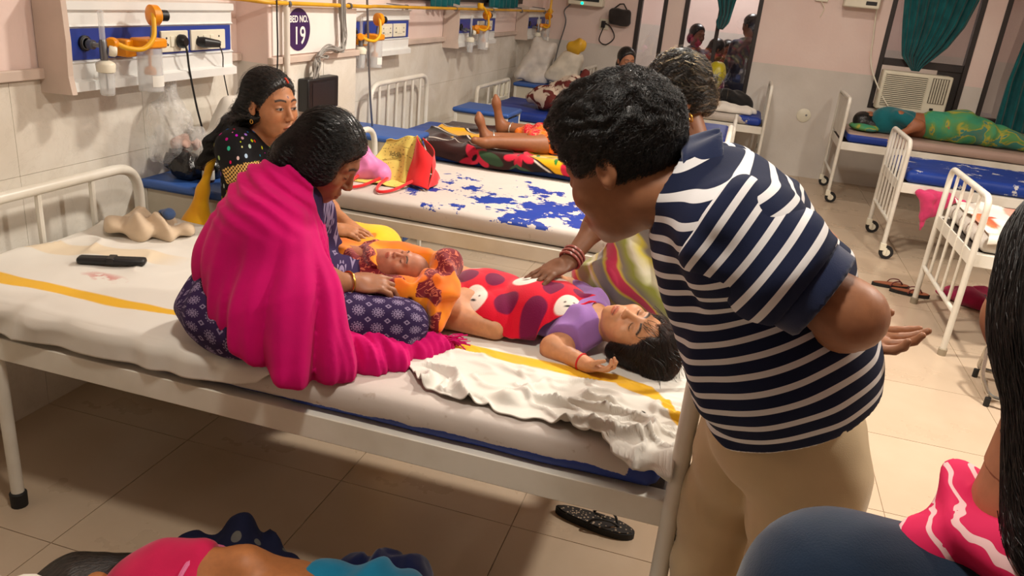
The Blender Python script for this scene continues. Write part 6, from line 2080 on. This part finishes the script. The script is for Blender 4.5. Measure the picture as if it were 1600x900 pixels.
# sacks on the far locker
M_SACK = plain('white_woven_sack', rgb(208, 200, 190), .6, var=.1, nsc=10, bump=.4, bsc=30)
def sack(label, c, half, tilt, mat, seed):
    fr = frame((math.sin(tilt), 0, math.cos(tilt)), (0, 1, 0))
    def fn(p):
        q = (p - V(*c)) @ fr.T
        w = 1 + .25 * np.clip(-q[:, 1] / half[1], -1, 1)
        d = rbox(q / V(1, 1, 1) * np.stack([1 / w, 0 * w + 1, 1 / w], 1), (0, 0, 0), half, .05)
        d = d + .014 * np.sin(3 * vnoise(p, 6, seed) + q[:, 0] * 30 - q[:, 1] * 18) + .006 * vnoise(p, 20, seed)
        return smax(d, .752 - p[:, 2], .01)
    v, f = nets(fn, V(*c) - .34, V(*c) + .36, .018)
    return tag(mk('sack', v, f, mat, loc=(c[0], c[1], .752)), label, 'sack')
sack('full white woven sack leaning in the back left corner', (-1.96, 7.86, .95), (.14, .22, .11), .25, M_SACK, 3)
sack('white carrier sack with a yellow packet on top, right of the woven sack', (-1.66, 7.84, .91), (.14, .17, .11), .30, plain('white_carrier', rgb(206, 196, 178), .6, var=.12, nsc=10, bump=.4, bsc=30), 8)
lump('packet', 'yellow food packet on top of the carrier sack', 'packet', [('e', V(-1.60, 7.80, 1.12), V(.08, .06, .07), None), ('e', V(-1.55, 7.80, 1.16), V(.05, .05, .05), None)], plain('yellow_foil', rgb(214, 164, 40), .4, var=.15), .012, .04, .008, 10)
tag(MB().lathe([(.022, 0), (.024, .01), (.024, .10), (.012, .13), (.012, .16)], (-1.52, 7.86, .752), n=14).build('water_bottle', plain('dark_bottle', rgb(30, 34, 44), .3, var=.1), loc=(-1.52, 7.86, .752)), 'slim dark bottle beside the carrier sack on the far locker', 'bottle')
# luggage on the bed by the back wall
lump('bag', 'bulky black bag on the bed along the back wall', 'bag', [('e', V(-.12, 8.55, .74), V(.20, .14, .11), None), ('e', V(.02, 8.5, .71), V(.12, .12, .08), None)], clothmat('black_bag_cloth', rgb(16, 15, 16), .7, .2), .018, .08, .012, 7, base=.655, fold=16)
lump('plastic_bag', 'yellow green plastic bag beside the black bag on the back bed', 'bag', [('c', V(-.38, 8.5, .75), V(-.28, 8.55, .98), .09, .10), ('c', V(-.28, 8.55, .98), V(-.26, 8.56, 1.05), .08, .05)], plain('lime_polythene', rgb(176, 162, 28), .35, var=.12), .016, .06, .010, 8, base=.655, fold=20)
lump('cloth', 'crumpled white sheet on the bed along the back wall', 'cloth', [('c', V(-.5, 8.25, .68), V(.1, 8.25, .675), .05, .04), ('c', V(-.3, 8.32, .69), V(.15, 8.35, .68), .06, .04)], M_WHT, .014, .05, .010, 8, base=.655, fold=22)
# footwear
M_SOLE = plain('black_sole', rgb(22, 20, 20), .7, var=.15)
M_INS = Mt('patterned_insole', rgb(60, 48, 40), .7)
_v, _vc = M_INS.vor(90)
M_INS.col(M_INS.mix(_v.lt(.3), rgb(34, 30, 28), rgb(170, 150, 126)))
M_TANS = plain('tan_leather', rgb(150, 84, 52), .6, var=.2)
def slipper(cx, cy, ang, label, ins, strap, L=.25, grp=None):
    e = empty('slipper', (cx, cy, 0), label, 'slipper', grp)
    M = Matrix.Translation((cx, cy, 0)) @ Matrix.Rotation(ang, 4, 'Z')
    out = []
    for k in range(28):
        a = 2 * math.pi * k / 28
        x = math.cos(a) * L / 2
        w = .036 + .012 * max(-.3, math.cos(a)) if True else 0
        out.append((x, math.sin(a) * w))
    for nm, z0, z1, sc, mt in (('sole', .001, .022, 1.0, M_SOLE), ('insole', .022, .026, .93, ins)):
        v = [tuple(M @ Vector((x * sc, y * sc, z))) for z in (z0, z1) for (x, y) in out]
        n = len(out)
        f = [tuple(range(n))[::-1], tuple(range(n, 2 * n))] + [(i, (i + 1) % n, n + (i + 1) % n, n + i) for i in range(n)]
        autosmooth(mk(nm, v, f, mt, e, smooth=False), 40)
    for s in (-1, 1):
        MB().tube([M @ Vector(p) for p in spline([(L * .30, 0, .026), (L * .2, .022 * s, .05), (L * .02, .034 * s, .045), (-L * .06, .040 * s, .018)], 5)], [.004] * 15 + [.006], 6).build('strap', strap, e)
    return e
slipper(-.20, 2.17, math.radians(-8), 'black sandal with patterned insole on the floor under the nearest bed\'s foot end', M_INS, M_SOLE, .27)
slipper(1.17, 5.43, math.radians(8), 'brown slipper on the floor, left one of the pair by the right hand bed', M_TANS, plain('maroon_strap', rgb(96, 34, 34), .6, var=.1), .24, 'slippers by the right hand bed')
slipper(1.27, 5.33, math.radians(-5), 'brown slipper on the floor, touching the leg of the right hand bed', M_TANS, plain('maroon_strap2', rgb(96, 34, 34), .6, var=.1), .24, 'slippers by the right hand bed')
# chrome stool at the right edge
M_CHR = plain('chrome', rgb(190, 186, 178), .2, .9, var=.05)
e = empty('chrome_stool', (1.55, 3.85, 0), 'chrome framed stool partly behind the person at the right edge', 'stool')
MB().tube(rpath([(1.36, 3.92, .30), (1.32, 3.90, .24), (1.315, 3.84, .12), (1.35, 3.78, .05), (1.62, 3.70, .05), (1.66, 3.72, .30)], .03), .010, 8).build('side_loop', M_CHR, e)
MB().tube(rpath([(1.40, 4.1, .30), (1.38, 4.12, .05), (1.62, 4.06, .05), (1.66, 4.04, .30)], .03), .010, 8).tube([(1.36, 3.92, .05), (1.4, 4.1, .05)], .008, 8).build('rear_loop', M_CHR, e)
MB().box(1.37, 1.70, 3.74, 4.1, .30, .335).build('seat', plain('dark_rexine_seat', rgb(40, 34, 36), .5, var=.1), e, bev=.012)
for (xx, yy) in ((1.35, 3.78), (1.62, 3.70), (1.38, 4.12), (1.62, 4.06)):
    MB().lathe([(.013, 0), (.013, .042)], (xx, yy, 0), n=10).build('foot_cap', M_RUB, e)
# corner of a white quilt on the bed just behind the viewpoint
bN = bed('white bed at the bottom left corner, only its quilt edge showing', -2.13, -.98, -.06, .84, .85, .62, bars=3, low=.3, rad=.08)
lump('quilt', 'white quilt corner at the very bottom left', 'quilt', [('c', V(-1.8, .25, .60), V(-1.16, .55, .60), .08, .07), ('c', V(-1.16, .55, .60), V(-1.12, .80, .60), .07, .055), ('c', V(-1.9, .72, .60), V(-1.2, .78, .60), .07, .065)], M_WHT, .012, .08, .008, 7, base=.569, fold=14)

# ============================================================ people farther away
def simple_person(label, base, hd, torso, limbs, skin, tops, hairfn=None, h=.016, hh=.006, top_h=.012, hair_mat=None, extra=None, fur=0):
    """torso/limbs: prims of the body; tops: list of (name, prims, material, attrs, wobble)"""
    r = empty('person', base, label, 'person')
    body(r, torso + limbs, skin, hd, [], h=h, hh=hh)
    for (nm, pr, mt, at, wob, zmin) in tops:
        lo, hi = bounds(pr, .03)
        cloth(nm, r, (lambda pr_, w_, z_: (lambda p: smax(blend(p, pr_, .05) + w_ * np.sin(4 * vnoise(p, 6, 3) + p[:, 0] * 30 + p[:, 1] * 22), z_ - p[:, 2], .01)))(pr, wob, zmin), lo, hi, top_h, mt, at)
    fn = hairfn or (lambda p: smin(smax(ell(hd.loc(p), (0, -.018, .03), (.085, .106, .095)), (hd.loc(p)[:, 1] - (.032 + .5 * hd.loc(p)[:, 2])) * .87, .01), ell(hd.loc(p), (0, -.09, -.06), (.06, .05, .07)), .03) * hd.sc)
    o = hair(r, hd, fn, hd.c - .24, hd.c + .2, hair_mat or M_HAIRA, .008, flow_back)
    return r

# legs of the sleeper on the third bed (the rest is behind the man's head)
rI = empty('person', (-1.1, 4.8, .68), 'person lying barefoot in a red and orange sari on the brown floral blanket', 'person')
zI = .69
hI = Head((-.20, 4.95, .78), (.0, -.2, .95), (1, 0, .1), .95)
prI = [('c', V(-1.10, 4.74, .735), V(-1.42, 4.62, .735), .055, .036), ('c', V(-1.08, 4.66, .74), V(-1.36, 4.52, .735), .055, .036), ('c', V(-.98, 4.95, .75), V(-1.42, 5.02, .745), .058, .036),
       ('c', V(-.62, 4.80, .77), V(-1.10, 4.70, .745), .085, .056), ('c', V(-.62, 4.95, .77), V(-1.0, 4.95, .755), .085, .056), ('e', V(-.55, 4.9, .77), V(.15, .17, .10), None), ('c', V(-.5, 4.9, .78), V(-.32, 4.93, .77), .12, .10), ('c', V(-.3, 4.93, .77), hI.pt(0, -.01, -.07), .05, .05)]
prI += [('c', V(-1.42, 4.60, .725), V(-1.47, 4.58, .845), .032, .020), ('c', V(-1.47, 4.58, .845), V(-1.475, 4.575, .885), .020, .011), ('c', V(-1.46, 5.02, .735), V(-1.50, 5.0, .90), .034, .022), ('c', V(-1.50, 5.0, .90), V(-1.505, 4.99, .945), .020, .011), ('c', V(-1.40, 4.50, .725), V(-1.44, 4.42, .75), .03, .022)]
for (tx, ty, tz) in ((-1.475, 4.575, .885), (-1.505, 4.99, .945)):
    for k in range(4):
        b0 = V(tx + .004, ty + .016 + .014 * k, tz - .012 - .009 * k)
        prI.append(('c', b0 - V(0, 0, .03), b0, .010, .0085 - .0006 * k, .006))
body(rI, prI, rgb(150, 96, 64), hI, [], h=.010, hh=.006)
hair(rI, hI, lambda p: ell(hI.loc(p), (0, -.03, .04), (.085, .10, .09)) * hI.sc, hI.c - .18, hI.c + .2, M_HAIRA, .009, flow_back)
M_REDS = Mt('red_orange_sari_cloth', rgb(206, 30, 44), .7, spec=.3)
_n = M_REDS.noise(6, detail=3, dist=.6)
_w = (M_REDS.noise(30, detail=2, dist=1.) - .5).abs().lt(.035)
M_REDS.col(M_REDS.mix(_w * .6, M_REDS.ramp(_n, [(0, rgb(196, 20, 52)), (.46, rgb(206, 28, 44)), (.52, rgb(232, 112, 24)), (.62, rgb(236, 124, 30)), (.70, rgb(214, 40, 40))]), rgb(240, 150, 110)))
saI = [('c', V(-.60, 4.80, .77), V(-1.13, 4.69, .745), .105, .075), ('c', V(-.60, 4.96, .77), V(-1.12, 4.97, .755), .105, .075), ('e', V(-.55, 4.9, .77), V(.19, .20, .12), None), ('c', V(-.5, 4.9, .78), V(-.32, 4.93, .77), .14, .12), ('c', V(-1.12, 4.97, .75), V(-1.30, 4.99, .735), .07, .05)]
lo, hi = bounds(saI, .03)
cloth('sari', rI, lambda p: smax(blend(p, saI, .04) + .007 * np.sin(p[:, 0] * 40 + 5 * vnoise(p, 6, 2)), .688 - p[:, 2], .01), lo, hi, .010, M_REDS)
for c, ax in (((-1.39, 4.63, .735), (-1, -.4, 0)), ((-1.385, 5.015, .742), (-1, .15, 0))):
    ring(rI, 'anklet', c, ax, .042, .0045, plain('silver_anklet', rgb(210, 206, 200), .3, .8, var=.05), 20)

# sleeper in teal on the bed under the air conditioner
zK = .66
hK = Head((1.17, 8.22, .75), (-.1, .75, .45), (-.97, -.1, .1), .95)
M_GRS = Mt('green_printed_sari', rgb(60, 140, 112), .75, spec=.25)
_n = M_GRS.noise(5, detail=4, dist=.8)
M_GRS.col(M_GRS.ramp(_n, [(0, rgb(36, 110, 108)), (.42, rgb(66, 150, 112)), (.53, rgb(96, 146, 84)), (.57, rgb(176, 164, 56)), (.59, rgb(60, 132, 120)), (.70, rgb(96, 120, 96))]))
M_TLB = clothmat('teal_blouse_cloth', rgb(12, 98, 106), .75, .1)
simple_person('woman in a teal blouse and green sari lying under the air conditioner', (1.8, 8.2, zK), hK,
    [('c', V(1.38, 8.2, .77), V(1.62, 8.2, .765), .115, .10), ('c', V(1.62, 8.2, .765), V(1.85, 8.2, .77), .10, .12), ('c', V(1.32, 8.2, .76), hK.pt(0, -.02, -.07), .05, .05)],
    [('c', V(1.85, 8.15, .77), V(2.25, 8.15, .76), .10, .07), ('c', V(2.25, 8.15, .76), V(2.62, 8.15, .73), .06, .04), ('c', V(1.42, 8.08, .84), V(1.60, 8.02, .78), .05, .04), ('c', V(1.60, 8.02, .78), V(1.46, 7.97, .70), .04, .03), ('c', V(2.60, 8.13, .72), V(2.78, 8.12, .73), .04, .03)],
    rgb(158, 98, 66),
    [('blouse', [('c', V(1.34, 8.2, .77), V(1.52, 8.2, .77), .13, .118), ('c', V(1.41, 8.09, .83), V(1.50, 8.05, .81), .062, .056)], M_TLB, None, .003, zK),
     ('sari', [('c', V(1.74, 8.2, .775), V(1.98, 8.18, .79), .135, .15), ('c', V(1.98, 8.18, .79), V(2.52, 8.15, .73), .145, .07)], M_GRS, None, .007, zK)])
lump('pillow', 'green patterned pillow under the sleeping woman\'s head', 'pillow', [('e', V(1.17, 8.18, .69), V(.14, .18, .04), None)], M_GRS, .014, .05, .006, 8, base=.657, fold=14)

# woman sitting by the narrow window, only her head above the man's
hJ = Head((-1.06, 7.55, 1.08), (.5, -.8, -.15), (0, 0, 1), .95)
simple_person('dark haired woman sitting far back by the narrow window', (-1.05, 7.6, .66), hJ,
    [('c', V(-1.05, 7.62, .70), V(-1.05, 7.6, .90), .13, .12), ('c', V(-1.2, 7.62, .90), V(-.9, 7.58, .90), .06, .06), ('c', V(-1.05, 7.58, .92), hJ.pt(0, -.02, -.07), .05, .05)], [], rgb(176, 118, 84),
    [('dress', [('c', V(-1.05, 7.62, .40), V(-1.05, 7.6, .88), .20, .14), ('c', V(-1.2, 7.62, .88), V(-.9, 7.58, .88), .075, .075)], clothmat('brown_dress', rgb(84, 46, 44), .8, .1), None, .005, .36)])
e = empty('stool', (-1.05, 7.62, 0), 'low stool under the woman by the narrow window', 'stool')
MB().lathe([(.17, .33), (.175, .34), (.175, .355), (.16, .36)], (-1.05, 7.62, 0), n=20).build('seat', M_BEDW, e)
for k in range(4):
    a = k * math.pi / 2 + .4
    MB().tube([(-1.05 + .12 * math.cos(a), 7.62 + .12 * math.sin(a), .33), (-1.05 + .16 * math.cos(a), 7.62 + .16 * math.sin(a), 0)], .011, 8).build('leg', M_BEDW, e)

# visitors in the room beyond the glass
def visitor(x, y, z, f, label, top, skin, scarf=None, s=1.0):
    hd = Head((x, y, z), f, (0, 0, 1), .95)
    fx = nrm(V(f[0], f[1], 0)); lf = V(-fx[1], fx[0], 0)
    nk = V(x, y, z - .17)
    tp = [('c', nk + V(0, 0, -.08) - fx * .02, nk + V(0, 0, -.5), .13, .17), ('c', nk + lf * .16 + V(0, 0, -.07), nk - lf * .16 + V(0, 0, -.07), .075, .075),
          ('c', nk + lf * .18 + V(0, 0, -.08), nk + lf * .24 + fx * .05 + V(0, 0, -.36), .07, .05), ('c', nk - lf * .18 + V(0, 0, -.08), nk - lf * .24 + fx * .05 + V(0, 0, -.36), .07, .05), ('c', nk + V(0, 0, -.5), V(nk[0], nk[1], .12), .17, .2)]
    bp = [('c', nk + V(0, 0, -.06), hd.pt(0, -.02, -.07), .05, .05), ('c', nk + V(0, 0, -.45), nk + V(0, 0, -.1), .12, .1),
          ('c', nk + lf * .24 + fx * .05 + V(0, 0, -.34), nk + lf * .12 + fx * .24 + V(0, 0, -.40), .04, .028), ('c', nk - lf * .24 + fx * .05 + V(0, 0, -.34), nk - lf * .12 + fx * .24 + V(0, 0, -.40), .04, .028),
          ('c', V(nk[0], nk[1], .10) + lf * .08, V(nk[0], nk[1], .03) + lf * .08 + fx * .1, .04, .03), ('c', V(nk[0], nk[1], .10) - lf * .08, V(nk[0], nk[1], .03) - lf * .08 + fx * .1, .04, .03)]
    return simple_person(label, (x, y, 0), hd, bp, [], skin, [('clothes', tp, top, None, .006, .07)], h=.024, hh=.009, top_h=.024)
visitor(-.60, 9.75, 1.30, (.6, -.6, -.1), 'visitor in dark clothes seen through the left pane beyond the glass', clothmat('charcoal_cloth', rgb(34, 34, 40), .8, .2), rgb(120, 80, 60))
visitor(-.36, 9.95, 1.16, (.7, .3, -.2), 'visitor in a magenta dress seen through the glazed opening', clothmat('magenta_dress', rgb(126, 26, 84), .8, .2), rgb(130, 84, 60))
visitor(-.04, 9.9, 1.46, (-.6, .5, -.2), 'tall visitor in a navy shirt seen through the right pane', clothmat('navy_shirt_cloth', rgb(40, 44, 62), .8, .2), rgb(120, 80, 60))
visitor(-.26, 10.5, 1.14, (.3, -.8, -.2), 'visitor with a red scarf far beyond the glazed opening', clothmat('brick_red_cloth', rgb(150, 52, 50), .8, .2), rgb(130, 88, 66))
